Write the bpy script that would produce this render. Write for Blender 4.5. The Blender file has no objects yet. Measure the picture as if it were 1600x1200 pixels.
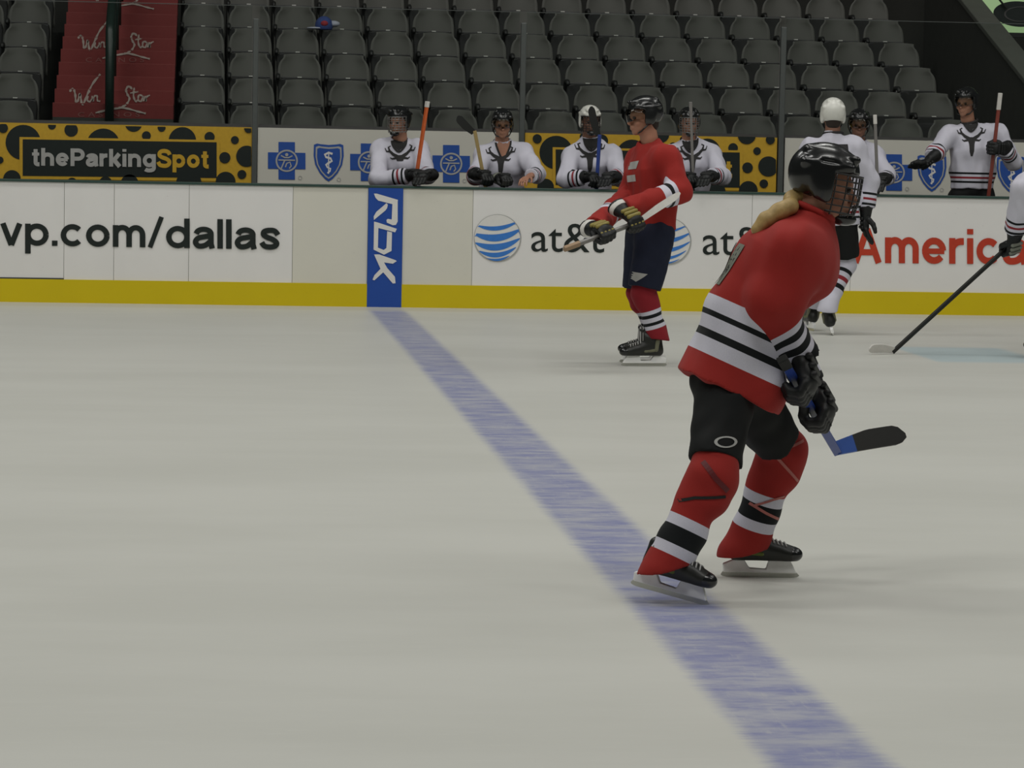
import bpy, bmesh, math, random
import numpy as np
import openvdb
from mathutils import Vector, Matrix
from mathutils.bvhtree import BVHTree
from mathutils.geometry import tessellate_polygon

random.seed(7)
C = bpy.context.scene.collection
SC = bpy.context.scene
V = lambda *a: np.array(a, dtype=float)
def nrm(v):
    v = np.asarray(v, float); return v / np.linalg.norm(v)

# ------------------------------------------------------------------ camera
FPX, YAW, PITCH, ROLL = 4788.08, 0.101142, 0.0828149, 0.0197335
CAM = V(-1.441887, -27.029446, 1.585538)
def cam_axes():
    F = V(math.sin(YAW) * math.cos(PITCH), math.cos(YAW) * math.cos(PITCH), -math.sin(PITCH))
    R = V(math.cos(YAW), -math.sin(YAW), 0); U = np.cross(R, F)
    return math.cos(ROLL) * R + math.sin(ROLL) * U, -math.sin(ROLL) * R + math.cos(ROLL) * U, F
CR, CU, CF = cam_axes()
cd = bpy.data.cameras.new('camera'); co = bpy.data.objects.new('camera', cd); C.objects.link(co)
cd.sensor_width = 36; cd.lens = FPX * 36 / 1600; cd.clip_end = 300
co.matrix_world = Matrix(((CR[0], CU[0], -CF[0], CAM[0]), (CR[1], CU[1], -CF[1], CAM[1]), (CR[2], CU[2], -CF[2], CAM[2]), (0, 0, 0, 1)))
SC.camera = co
def ray(px, py): return CF + (px - 800) / FPX * CR - (py - 600) / FPX * CU
def P(px, py, y):                      # point of the plane y = const seen at a photo position
    d = ray(px, py); return CAM + d * ((y - CAM[1]) / d[1])
def G(px, py, z=0.0):                  # point of the plane z = const seen at a photo position
    d = ray(px, py); return CAM + d * ((z - CAM[2]) / d[2])

# ------------------------------------------------------------------ materials
def pmat(name, col, rough=0.6, spec=0.4, metal=0.0, var=0.12, scale=30.0, bump=0.0, coat=0.0):
    m = bpy.data.materials.new(name); m.use_nodes = True
    nt = m.node_tree; b = nt.nodes['Principled BSDF']
    b.inputs['Roughness'].default_value = rough; b.inputs['Metallic'].default_value = metal
    b.inputs['Specular IOR Level'].default_value = spec; b.inputs['Coat Weight'].default_value = coat
    tc = nt.nodes.new('ShaderNodeTexCoord'); nz = nt.nodes.new('ShaderNodeTexNoise')
    nz.inputs['Scale'].default_value = scale; nz.inputs['Detail'].default_value = 3
    nt.links.new(tc.outputs['Object'], nz.inputs['Vector'])
    mx = nt.nodes.new('ShaderNodeMix'); mx.data_type = 'RGBA'
    mx.inputs['A'].default_value = (*[c * (1 - var) for c in col], 1)
    mx.inputs['B'].default_value = (*[min(1, c * (1 + var)) for c in col], 1)
    nt.links.new(nz.outputs['Fac'], mx.inputs['Factor']); nt.links.new(mx.outputs['Result'], b.inputs['Base Color'])
    if bump:
        bp = nt.nodes.new('ShaderNodeBump'); bp.inputs['Strength'].default_value = bump; bp.inputs['Distance'].default_value = 0.01
        nt.links.new(nz.outputs['Fac'], bp.inputs['Height']); nt.links.new(bp.outputs['Normal'], b.inputs['Normal'])
    m['mix'] = mx.name
    return m

def ramp_node(nt, attr, base, bands, lo, hi):
    at = nt.nodes.new('ShaderNodeAttribute'); at.attribute_name = attr
    mr = nt.nodes.new('ShaderNodeMapRange'); mr.inputs['From Min'].default_value = lo; mr.inputs['From Max'].default_value = hi
    nt.links.new(at.outputs['Fac'], mr.inputs['Value'])
    cr = nt.nodes.new('ShaderNodeValToRGB'); cr.color_ramp.interpolation = 'CONSTANT'
    stops = [(lo, base)]
    for (a, b_, c) in bands:
        if stops and abs(stops[-1][0] - a) < 1e-6: stops[-1] = (a, c)
        else: stops.append((a, c))
        stops.append((b_, base))
    el = cr.color_ramp.elements
    while len(el) > 1: el.remove(el[0])
    for i, (t, c) in enumerate(stops):
        e = el[0] if i == 0 else el.new(min(1, max(0, (t - lo) / (hi - lo))))
        if i == 0: e.position = 0
        e.color = (*c, 1)
    nt.links.new(mr.outputs['Result'], cr.inputs['Fac'])
    return cr.outputs['Color']

def stripe_mat(name, base, sleeve=(), hem=(), rough=0.8, collar=None):
    """cloth dyed in bands: attr ss = distance up from the cuff, tt = distance up from the hem, mm = 1 on a sleeve"""
    m = bpy.data.materials.new(name); m.use_nodes = True
    nt = m.node_tree; b = nt.nodes['Principled BSDF']
    b.inputs['Roughness'].default_value = rough; b.inputs['Specular IOR Level'].default_value = 0.2
    b.inputs['Sheen Weight'].default_value = 0.05
    s = ramp_node(nt, 'ss', base, sleeve, 0.0, 0.6); t = ramp_node(nt, 'tt', base, hem, 0.0, 0.6)
    at = nt.nodes.new('ShaderNodeAttribute'); at.attribute_name = 'mm'
    gt = nt.nodes.new('ShaderNodeMath'); gt.operation = 'GREATER_THAN'; gt.inputs[1].default_value = 0.5
    nt.links.new(at.outputs['Fac'], gt.inputs[0])
    mx = nt.nodes.new('ShaderNodeMix'); mx.data_type = 'RGBA'
    nt.links.new(gt.outputs[0], mx.inputs['Factor']); nt.links.new(t, mx.inputs['A']); nt.links.new(s, mx.inputs['B'])
    nz = nt.nodes.new('ShaderNodeTexNoise'); nz.inputs['Scale'].default_value = 400
    tc = nt.nodes.new('ShaderNodeTexCoord'); nt.links.new(tc.outputs['Object'], nz.inputs['Vector'])
    hs = nt.nodes.new('ShaderNodeMix'); hs.data_type = 'RGBA'; hs.blend_type = 'MULTIPLY'; hs.inputs['Factor'].default_value = 0.25
    nt.links.new(mx.outputs['Result'], hs.inputs['A']); nt.links.new(nz.outputs['Fac'], hs.inputs['B'])
    nt.links.new(hs.outputs['Result'], b.inputs['Base Color'])
    return m

M = {}
RED = (0.36, 0.026, 0.021); WHT = (0.70, 0.69, 0.78); BLK = (0.010, 0.012, 0.013); DRED = (0.30, 0.03, 0.04); NAVY = (0.012, 0.016, 0.035)
M['black_plastic'] = pmat('black_plastic', (0.010, 0.011, 0.011), 0.25, 0.5, coat=0.3)
M['white_plastic'] = pmat('white_plastic', (0.72, 0.72, 0.66), 0.3, 0.5, var=0.05)
M['cage_wire'] = pmat('cage_wire', (0.018, 0.018, 0.018), 0.35, 0.5)
M['pale_wire'] = pmat('pale_wire', (0.25, 0.25, 0.24), 0.35, 0.5, metal=0.6)
M['pants_black'] = pmat('pants_black', (0.009, 0.010, 0.010), 0.75, 0.25)
M['pants_navy'] = pmat('pants_navy', NAVY, 0.75, 0.25)
M['glove_black'] = pmat('glove_black', (0.011, 0.012, 0.012), 0.5, 0.35)
M['glove_pad'] = pmat('glove_pad', (0.20, 0.21, 0.17), 0.45, 0.4)
M['glove_yellow'] = pmat('glove_yellow', (0.26, 0.21, 0.05), 0.5, 0.4)
M['boot_black'] = pmat('boot_black', (0.016, 0.017, 0.014), 0.4, 0.45)
M['boot_trim'] = pmat('boot_trim', (0.16, 0.16, 0.10), 0.4, 0.45)
M['boot_green'] = pmat('boot_green', (0.10, 0.13, 0.015), 0.4, 0.45)
M['holder'] = pmat('holder', (0.92, 0.92, 0.90), 0.4, 0.45, var=0.05)
M['steel'] = pmat('steel', (0.55, 0.55, 0.5), 0.35, 0.5, metal=0.7)
M['lace'] = pmat('lace', (0.5, 0.5, 0.48), 0.8)
M['skin'] = pmat('skin', (0.40, 0.20, 0.13), 0.55, 0.35, var=0.15, scale=12)
M['skin_dark'] = pmat('skin_dark', (0.24, 0.12, 0.08), 0.55, 0.35, var=0.15, scale=12)
M['hair_brown'] = pmat('hair_brown', (0.022, 0.014, 0.010), 0.6)
M['hair_blonde'] = pmat('hair_blonde', (0.42, 0.29, 0.11), 0.5, 0.4, var=0.35, scale=60)
M['eye'] = pmat('eye', (0.03, 0.02, 0.015), 0.2)
M['lip'] = pmat('lip', (0.30, 0.10, 0.08), 0.5)
M['stick_blue'] = pmat('stick_blue', (0.018, 0.05, 0.26), 0.35, 0.5)
M['stick_black'] = pmat('stick_black', (0.018, 0.018, 0.016), 0.5, 0.35)
M['stick_orange'] = pmat('stick_orange', (0.60, 0.12, 0.03), 0.4, 0.5)
M['stick_yellow'] = pmat('stick_yellow', (0.36, 0.26, 0.10), 0.4, 0.5)
M['stick_red'] = pmat('stick_red', (0.24, 0.05, 0.035), 0.4, 0.5)
M['stick_grey'] = pmat('stick_grey', (0.20, 0.19, 0.18), 0.4, 0.5)
M['tape_white'] = pmat('tape_white', (0.66, 0.64, 0.60), 0.8)
M['tape_black'] = pmat('tape_black', (0.016, 0.017, 0.016), 0.85)
M['tape_tan'] = pmat('tape_tan', (0.36, 0.25, 0.16), 0.85)
M['ink_black'] = pmat('ink_black', (0.014, 0.020, 0.018), 0.5, 0.3)
M['ink_dark'] = pmat('ink_dark', (0.035, 0.034, 0.034), 0.8, 0.2)
M['ink_white'] = pmat('ink_white', (0.74, 0.73, 0.70), 0.5, 0.3, var=0.04)
M['ink_grey'] = pmat('ink_grey', (0.42, 0.42, 0.40), 0.5, 0.3)
M['ink_red'] = pmat('ink_red', (0.50, 0.045, 0.018), 0.45, 0.4)
M['ink_blue'] = pmat('ink_blue', (0.022, 0.085, 0.36), 0.45, 0.4)
M['ink_sky'] = pmat('ink_sky', (0.045, 0.20, 0.60), 0.4, 0.4)
M['ink_yellow'] = pmat('ink_yellow', (0.58, 0.355, 0.03), 0.45, 0.4)
M['seat_grey'] = pmat('seat_grey', (0.098, 0.099, 0.087), 0.55, 0.4, var=0.1, scale=6)
M['seat_dark'] = pmat('seat_dark', (0.016, 0.017, 0.016), 0.5, 0.4)
M['seat_metal'] = pmat('seat_metal', (0.06, 0.06, 0.058), 0.45, 0.5)
M['glint'] = pmat('glint', (0.75, 0.75, 0.70), 0.3, 0.5, metal=0.3)  # pale metal that stands in for the glint on the seat edges
M['concrete'] = pmat('concrete', (0.055, 0.056, 0.050), 0.9, 0.2, scale=8)
M['concrete_pale'] = pmat('concrete_pale', (0.10, 0.105, 0.09), 0.85, 0.2, scale=8)
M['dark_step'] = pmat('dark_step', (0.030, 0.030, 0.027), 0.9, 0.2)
M['stair_red'] = pmat('stair_red', (0.185, 0.030, 0.028), 0.6, 0.3)
M['stair_ink'] = pmat('stair_ink', (0.42, 0.36, 0.32), 0.6, 0.3)
M['stair_pale'] = pmat('stair_pale', (0.25, 0.09, 0.08), 0.6); M['stair_edge'] = pmat('stair_edge', (0.24, 0.055, 0.05), 0.6)
M['rail_green'] = pmat('rail_green', (0.010, 0.022, 0.017), 0.4, 0.5)
M['post_grey'] = pmat('post_grey', (0.085, 0.095, 0.09), 0.4, 0.5)
M['cap_green'] = pmat('cap_green', (0.025, 0.060, 0.048), 0.4, 0.5)
M['bench_wood'] = pmat('bench_wood', (0.20, 0.13, 0.07), 0.6)
M['cloth_blue'] = pmat('cloth_blue', (0.04, 0.07, 0.22), 0.8)
M['cloth_pale'] = pmat('cloth_pale', (0.40, 0.42, 0.50), 0.8)
M['cloth_red'] = pmat('cloth_red', (0.30, 0.03, 0.04), 0.8)

def board_mat(name, col, dirt=0.12):
    m = pmat(name, col, 0.35, 0.4, var=0.04, scale=3)
    nt = m.node_tree; b = nt.nodes['Principled BSDF']; mx = nt.nodes[m['mix']]
    tc = nt.nodes.new('ShaderNodeTexCoord'); mp = nt.nodes.new('ShaderNodeMapping'); mp.inputs['Scale'].default_value = (9, 9, 40)
    mp.inputs['Rotation'].default_value = (0, 0.5, 0)
    nz = nt.nodes.new('ShaderNodeTexNoise'); nz.inputs['Scale'].default_value = 3; nz.inputs['Detail'].default_value = 4
    nt.links.new(tc.outputs['Object'], mp.inputs['Vector']); nt.links.new(mp.outputs['Vector'], nz.inputs['Vector'])
    cr = nt.nodes.new('ShaderNodeValToRGB'); cr.color_ramp.elements[0].position = 0.70; cr.color_ramp.elements[0].color = (0, 0, 0, 1)
    cr.color_ramp.elements[1].position = 0.74; cr.color_ramp.elements[1].color = (dirt * 3, dirt * 3, dirt * 3, 1)
    nt.links.new(nz.outputs['Fac'], cr.inputs['Fac'])
    m2 = nt.nodes.new('ShaderNodeMix'); m2.data_type = 'RGBA'; m2.inputs['B'].default_value = (*[c * 0.35 for c in col], 1)
    nt.links.new(cr.outputs['Color'], m2.inputs['Factor']); nt.links.new(mx.outputs['Result'], m2.inputs['A'])
    nt.links.new(m2.outputs['Result'], b.inputs['Base Color'])
    return m
M['board_white'] = board_mat('board_white', (0.80, 0.79, 0.77))
M['board_cream'] = board_mat('board_cream', (0.70, 0.685, 0.60))
M['kick_yellow'] = board_mat('kick_yellow', (0.64, 0.50, 0.004), 0.10)
M['board_blue'] = board_mat('board_blue', (0.018, 0.075, 0.36), 0.05)
M['hoarding_cream'] = board_mat('hoarding_cream', (0.62, 0.61, 0.54), 0.02)
M['seam'] = pmat('seam', (0.30, 0.29, 0.26), 0.8)
M['seam_dark'] = pmat('seam_dark', (0.05, 0.055, 0.055), 0.8)

def glass_mat(name, tint, refl=0.06):
    m = bpy.data.materials.new(name); m.use_nodes = True; nt = m.node_tree; nt.nodes.clear()
    o = nt.nodes.new('ShaderNodeOutputMaterial'); t = nt.nodes.new('ShaderNodeBsdfTransparent'); t.inputs['Color'].default_value = (*tint, 1)
    g = nt.nodes.new('ShaderNodeBsdfGlossy'); g.inputs['Roughness'].default_value = 0.05
    mx = nt.nodes.new('ShaderNodeMixShader'); fr = nt.nodes.new('ShaderNodeFresnel'); fr.inputs['IOR'].default_value = 1.35
    nt.links.new(fr.outputs[0], mx.inputs[0]); nt.links.new(t.outputs[0], mx.inputs[1]); nt.links.new(g.outputs[0], mx.inputs[2])
    nt.links.new(mx.outputs[0], o.inputs[0])
    return m
M['glass'] = glass_mat('glass', (0.93, 0.95, 0.94))
M['visor'] = glass_mat('visor', (0.80, 0.80, 0.76))
def emit_mat(name, col, s):
    m = bpy.data.materials.new(name); m.use_nodes = True; nt = m.node_tree; nt.nodes.clear()
    o = nt.nodes.new('ShaderNodeOutputMaterial'); e = nt.nodes.new('ShaderNodeEmission')
    nz = nt.nodes.new('ShaderNodeTexNoise'); nz.inputs['Scale'].default_value = 2
    mx = nt.nodes.new('ShaderNodeMix'); mx.data_type = 'RGBA'; mx.inputs['A'].default_value = (*[c * 0.85 for c in col], 1); mx.inputs['B'].default_value = (*col, 1)
    nt.links.new(nz.outputs['Fac'], mx.inputs['Factor']); nt.links.new(mx.outputs['Result'], e.inputs['Color'])
    e.inputs['Strength'].default_value = s; nt.links.new(e.outputs[0], o.inputs[0]); return m
M['sign_green'] = emit_mat('sign_green', (0.38, 0.55, 0.28), 0.68)

def ice_material():
    m = bpy.data.materials.new('ice'); m.use_nodes = True; nt = m.node_tree; b = nt.nodes['Principled BSDF']
    L = nt.links.new; N = nt.nodes.new
    geo = N('ShaderNodeNewGeometry'); sep = N('ShaderNodeSeparateXYZ'); L(geo.outputs['Position'], sep.inputs[0])
    def noise(sc, rot=0.0, scale=1.0, detail=4, rough=0.6):
        mp = N('ShaderNodeMapping'); mp.inputs['Scale'].default_value = sc; mp.inputs['Rotation'].default_value = (0, 0, rot)
        L(geo.outputs['Position'], mp.inputs['Vector'])
        n = N('ShaderNodeTexNoise'); n.inputs['Scale'].default_value = scale; n.inputs['Detail'].default_value = detail; n.inputs['Roughness'].default_value = rough
        L(mp.outputs['Vector'], n.inputs['Vector']); return n.outputs['Fac']
    def math_(op, a, b_=None, c=None, clamp=False):
        n = N('ShaderNodeMath'); n.operation = op; n.use_clamp = clamp
        for i, x in enumerate((a, b_, c)):
            if x is None: continue
            if isinstance(x, (int, float)): n.inputs[i].default_value = x
            else: L(x, n.inputs[i])
        return n.outputs[0]
    def maprange(v, a, b_, c=0.0, d=1.0, smooth=True):
        n = N('ShaderNodeMapRange'); n.interpolation_type = 'SMOOTHSTEP' if smooth else 'LINEAR'
        n.inputs['From Min'].default_value = a; n.inputs['From Max'].default_value = b_; n.inputs['To Min'].default_value = c; n.inputs['To Max'].default_value = d
        L(v, n.inputs['Value']); return n.outputs['Result']
    def mix(f, a, b_):
        n = N('ShaderNodeMix'); n.data_type = 'RGBA'
        for k, x in (('Factor', f), ('A', a), ('B', b_)):
            if isinstance(x, tuple): n.inputs[k].default_value = (*x, 1)
            elif isinstance(x, (int, float)): n.inputs[k].default_value = x
            else: L(x, n.inputs[k])
        return n.outputs['Result']
    X, Y = sep.outputs['X'], sep.outputs['Y']
    streak = noise((0.30, 0.8, 1), 0.06, 1.2, 4)              # broad scuffed bands across the rink
    fine = noise((2.0, 14, 1), 0.12, 3.0, 6, 0.7)             # skate cuts
    fine2 = noise((16, 2.2, 1), 0.5, 2.0, 5, 0.7)
    ice = mix(maprange(streak, 0.3, 0.7), (0.560, 0.562, 0.515), (0.605, 0.607, 0.56))
    ice = mix(maprange(fine, 0.52, 0.78, 0, 0.22), ice, (0.69, 0.70, 0.65))
    # blue line paint under the ice, edges softened by snow
    wob = math_('MULTIPLY', math_('SUBTRACT', fine, 0.5), 0.10)
    xx = math_('ADD', X, wob)
    inl = math_('MULTIPLY', maprange(xx, -0.040, 0.040), maprange(xx, 0.345, 0.265))
    wear = noise((1.5, 3.6, 1), 0.15, 2.2, 7, 0.70)
    wf = math_('MULTIPLY', inl, maprange(wear, 0.34, 0.66, 0.98, 0.46))
    wf = math_('MULTIPLY', wf, maprange(fine2, 0.55, 0.72, 1.0, 0.72))
    wf = math_('MULTIPLY', wf, maprange(Y, -0.9, -0.1, 1.0, 0.25))
    col = mix(wf, ice, (0.235, 0.255, 0.43))
    # pale blue painted patch in front of the far boards
    px_ = math_('MULTIPLY', maprange(X, 3.72, 3.80), maprange(X, 4.66, 4.52)); py_ = math_('MULTIPLY', maprange(Y, -5.85, -5.6), maprange(Y, -4.1, -4.35))
    col = mix(math_('MULTIPLY', math_('MULTIPLY', px_, py_), 0.55), col, (0.34, 0.50, 0.56))
    # thin grey paint lines further right
    d = math_('ABSOLUTE', math_('ADD', math_('ADD', Y, 4.9), math_('MULTIPLY', math_('SUBTRACT', X, 5.0), 1.3)))
    l1 = math_('MULTIPLY', maprange(d, 0.45, 0.2), math_('MULTIPLY', maprange(X, 5.0, 5.2), maprange(X, 7.0, 6.6)))
    col = mix(math_('MULTIPLY', l1, 0.35), col, (0.36, 0.37, 0.44))
    # darker strip of ice along the boards
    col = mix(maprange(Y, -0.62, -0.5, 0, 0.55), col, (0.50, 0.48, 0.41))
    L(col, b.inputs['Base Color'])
    b.inputs['Roughness'].default_value = 0.42; b.inputs['Specular IOR Level'].default_value = 0.28; b.inputs['IOR'].default_value = 1.31
    bp = N('ShaderNodeBump'); bp.inputs['Strength'].default_value = 0.12; bp.inputs['Distance'].default_value = 0.004
    L(fine, bp.inputs['Height']); L(bp.outputs['Normal'], b.inputs['Normal'])
    return m
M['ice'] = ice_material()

# ------------------------------------------------------------------ object helpers
def obj(name, me, mats, parent=None, label=None):
    o = bpy.data.objects.new(name, me); C.objects.link(o)
    if mats is not None and not len(me.materials):
        for mt in (mats if isinstance(mats, (list, tuple)) else [mats]): me.materials.append(mt)
    if parent: o.parent = parent
    if label: o['label'] = label
    return o
def empty(name, loc, label=None, cat=None, group=None):
    o = bpy.data.objects.new(name, None); C.objects.link(o); o.location = loc; o.empty_display_size = 0.1
    return tag(o, label, cat, group)
def tag(o, label=None, cat=None, group=None, kind=None):
    if label: o['label'] = label
    if cat: o['category'] = cat
    if group: o['group'] = group
    if kind: o['kind'] = kind
    return o
def pin(o, parent):                   # parent keeping world place (parents are unrotated empties)
    o.parent = parent; o.location = Vector(o.location) - Vector(parent.location)
def me_from(name, verts, faces, smooth=False):
    me = bpy.data.meshes.new(name); me.from_pydata([tuple(map(float, v)) for v in verts], [], faces); me.update()
    if smooth: me.polygons.foreach_set('use_smooth', [True] * len(me.polygons))
    return me
class MB:
    def __init__(s): s.v = []; s.f = []; s.mi = []; s.cur = 0
    def add(s, vs, fs):
        n = len(s.v); s.v += [tuple(map(float, v)) for v in vs]; s.f += [tuple(i + n for i in f) for f in fs]; s.mi += [s.cur] * len(fs)
    def box(s, lo, hi):
        x0, y0, z0 = lo; x1, y1, z1 = hi
        s.add([(x0, y0, z0), (x1, y0, z0), (x1, y1, z0), (x0, y1, z0), (x0, y0, z1), (x1, y0, z1), (x1, y1, z1), (x0, y1, z1)],
              [(0, 3, 2, 1), (4, 5, 6, 7), (0, 1, 5, 4), (1, 2, 6, 5), (2, 3, 7, 6), (3, 0, 4, 7)])
    def tube(s, pts, r, n=8, close=False):
        pts = [np.asarray(p, float) for p in pts]; rings = []; N = len(pts)
        rr = r if isinstance(r, (list, tuple)) else [r] * N
        up = None
        for i, p in enumerate(pts):
            if close: t = nrm(pts[(i + 1) % N] - pts[i - 1])
            else: t = nrm(pts[min(i + 1, N - 1)] - pts[max(i - 1, 0)])
            if up is None:
                up = V(0, 0, 1) if abs(t[2]) < 0.9 else V(1, 0, 0)
            a = nrm(np.cross(t, up)); b = np.cross(a, t); up = b
            rings.append([p + rr[i] * (math.cos(2 * math.pi * k / n) * a + math.sin(2 * math.pi * k / n) * b) for k in range(n)])
        vs = [v for r_ in rings for v in r_]; fs = []
        for i in range(N if close else N - 1):
            j = (i + 1) % N
            for k in range(n): fs.append((i * n + k, i * n + (k + 1) % n, j * n + (k + 1) % n, j * n + k))
        if not close: fs += [tuple(range(n))[::-1], tuple(range((N - 1) * n, N * n))]
        s.add(vs, fs)
    def prism(s, outline, vec):       # closed 3D outline pushed along vec
        n = len(outline); vec = np.asarray(vec, float)
        vs = [np.asarray(p, float) for p in outline]; vs = vs + [v + vec for v in vs]
        fs = [tuple(range(n))[::-1], tuple(range(n, 2 * n))] + [(i, (i + 1) % n, n + (i + 1) % n, n + i) for i in range(n)]
        s.add(vs, fs)
    def mesh(s, name, smooth=False, bevel=0.0, seg=2):
        me = me_from(name, s.v, s.f, smooth)
        me.polygons.foreach_set('material_index', s.mi)
        bm = bmesh.new(); bm.from_mesh(me)
        bmesh.ops.recalc_face_normals(bm, faces=bm.faces)
        if bevel:
            es = [e for e in bm.edges if len(e.link_faces) == 2 and e.calc_face_angle(0) > 0.6]
            bmesh.ops.bevel(bm, geom=es, offset=bevel, segments=seg, affect='EDGES', profile=0.5)
        bm.to_mesh(me); bm.free(); return me

# ------------------------------------------------------------------ signed distance bodies
class S:
    def __init__(s, f, lo, hi): s.f = f; s.lo = np.asarray(lo, float); s.hi = np.asarray(hi, float)
def rc(a, b, ra, rb, n=None, k=1.0):
    """round cone a-b; with n, the section is k times as wide along n"""
    a = np.asarray(a, np.float32); b = np.asarray(b, np.float32)
    ba = b - a; L2 = float(ba @ ba) + 1e-12
    if n is not None:
        n = np.asarray(n, float); n = n - ba * (float(n @ ba) / L2); n = nrm(n).astype(np.float32)
    def f(Q):
        q = Q - a
        if n is not None: q = q - np.outer(q @ n * (1 - 1 / k), n)
        h = np.clip(q @ ba / L2, 0, 1)
        return np.sqrt(((q - h[:, None] * ba) ** 2).sum(1)) - (ra + (rb - ra) * h)
    r = max(ra, rb) * max(1, k)
    return S(f, np.minimum(a, b) - r, np.maximum(a, b) + r)
def ell(c, r, A=None):
    c = np.asarray(c, np.float32); r = np.asarray(r, np.float32); A_ = None if A is None else np.asarray(A, np.float32)
    m = float(r.min())
    def f(Q):
        q = Q - c
        if A_ is not None: q = q @ A_
        k0 = np.sqrt(((q / r) ** 2).sum(1)); k1 = np.sqrt(((q / (r * r)) ** 2).sum(1)) + 1e-9
        return np.where(k0 < 0.05, (k0 - 1) * m, k0 * (k0 - 1) / k1)
    R = float(r.max()) if A is not None else r
    return S(f, c - R, c + R)
def su(parts, k=0.03):
    def f(Q):
        d = parts[0].f(Q)
        for p in parts[1:]:
            e = p.f(Q); h = np.maximum(k - np.abs(d - e), 0) / k
            d = np.minimum(d, e) - h * h * (k * 0.25)
        return d
    return S(f, np.min([p.lo for p in parts], 0), np.max([p.hi for p in parts], 0))
def sub(a, b, k=0.01):
    def f(Q):
        d = a.f(Q); e = -b.f(Q); h = np.maximum(k - np.abs(d - e), 0) / k
        return np.maximum(d, e) + h * h * (k * 0.25)
    return S(f, a.lo, a.hi)
def cut(a, pt, n):                    # keeps the side of the plane opposite to n
    pt = np.asarray(pt, np.float32); n = nrm(n).astype(np.float32)
    return S(lambda Q: np.maximum(a.f(Q), (Q - pt) @ n), a.lo, a.hi)
def xf(a, A, t):                      # local solid a placed with axes A (columns) at t
    A = np.asarray(A, np.float32); t = np.asarray(t, np.float32)
    c = np.array([[x, y, z] for x in (a.lo[0], a.hi[0]) for y in (a.lo[1], a.hi[1]) for z in (a.lo[2], a.hi[2])]) @ A.T.astype(float) + t
    return S(lambda Q: a.f((Q - t) @ A), c.min(0), c.max(0))
def folds(a, amp, freq, seed, stretch=V(1, 1, 1)):
    r = np.random.RandomState(seed); ks = r.normal(size=(7, 3)); ks /= np.linalg.norm(ks, axis=1)[:, None]
    ks = ((ks * freq * r.uniform(0.6, 1.6, (7, 1))) * stretch).astype(np.float32); ph = r.uniform(0, 6.28, 7).astype(np.float32)
    def f(Q):
        return a.f(Q) + (np.sin(Q @ ks.T + ph).sum(1) * (amp / 3.0)).astype(np.float32)
    return S(f, a.lo - amp * 2, a.hi + amp * 2)
def mesh_sdf(name, s, vox, attrs=None):
    lo = s.lo - vox * 4; hi = s.hi + vox * 4
    st = 4; n = np.ceil((hi - lo) / (vox * st)).astype(int) + 1
    def pts(idx_n, step, off):
        g = np.stack(np.meshgrid(*[np.arange(k) for k in idx_n], indexing='ij'), -1).reshape(-1, 3).astype(np.float32)
        return g * step + (lo + off).astype(np.float32)
    cq = pts(n, vox * st, vox * (st - 1) / 2)
    cvals = s.f(cq).reshape(n)
    band = np.abs(cvals) < vox * st * 2.2
    fine = np.repeat(np.repeat(np.repeat(cvals, st, 0), st, 1), st, 2).astype(np.float32)
    fb = np.repeat(np.repeat(np.repeat(band, st, 0), st, 1), st, 2)
    idx = np.argwhere(fb)
    fine[fb] = s.f((idx * vox + lo).astype(np.float32))
    g = openvdb.FloatGrid(1.0); g.copyFromArray(fine)
    pv, tr, qd = g.convertToPolygons(isovalue=0.0, adaptivity=0.0)
    pv = pv * vox + lo
    fs = [tuple(int(i) for i in q)[::-1] for q in qd] + [tuple(int(i) for i in q)[::-1] for q in tr]
    me = bpy.data.meshes.new(name); me.from_pydata(pv.tolist(), [], fs); me.update()
    me.polygons.foreach_set('use_smooth', [True] * len(me.polygons))
    if attrs:
        for k, fn in attrs.items():
            at = me.attributes.new(k, 'FLOAT', 'POINT'); at.data.foreach_set('value', np.asarray(fn(pv.astype(np.float32)), np.float32))
    return me
def frame(fwd, up):                    # columns: right, forward, up
    y = nrm(fwd); x = nrm(np.cross(y, up)); z = np.cross(x, y)
    return np.stack([x, y, z], 1)
def mat4(A, t):
    return Matrix(((A[0][0], A[0][1], A[0][2], t[0]), (A[1][0], A[1][1], A[1][2], t[1]), (A[2][0], A[2][1], A[2][2], t[2]), (0, 0, 0, 1)))

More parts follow.
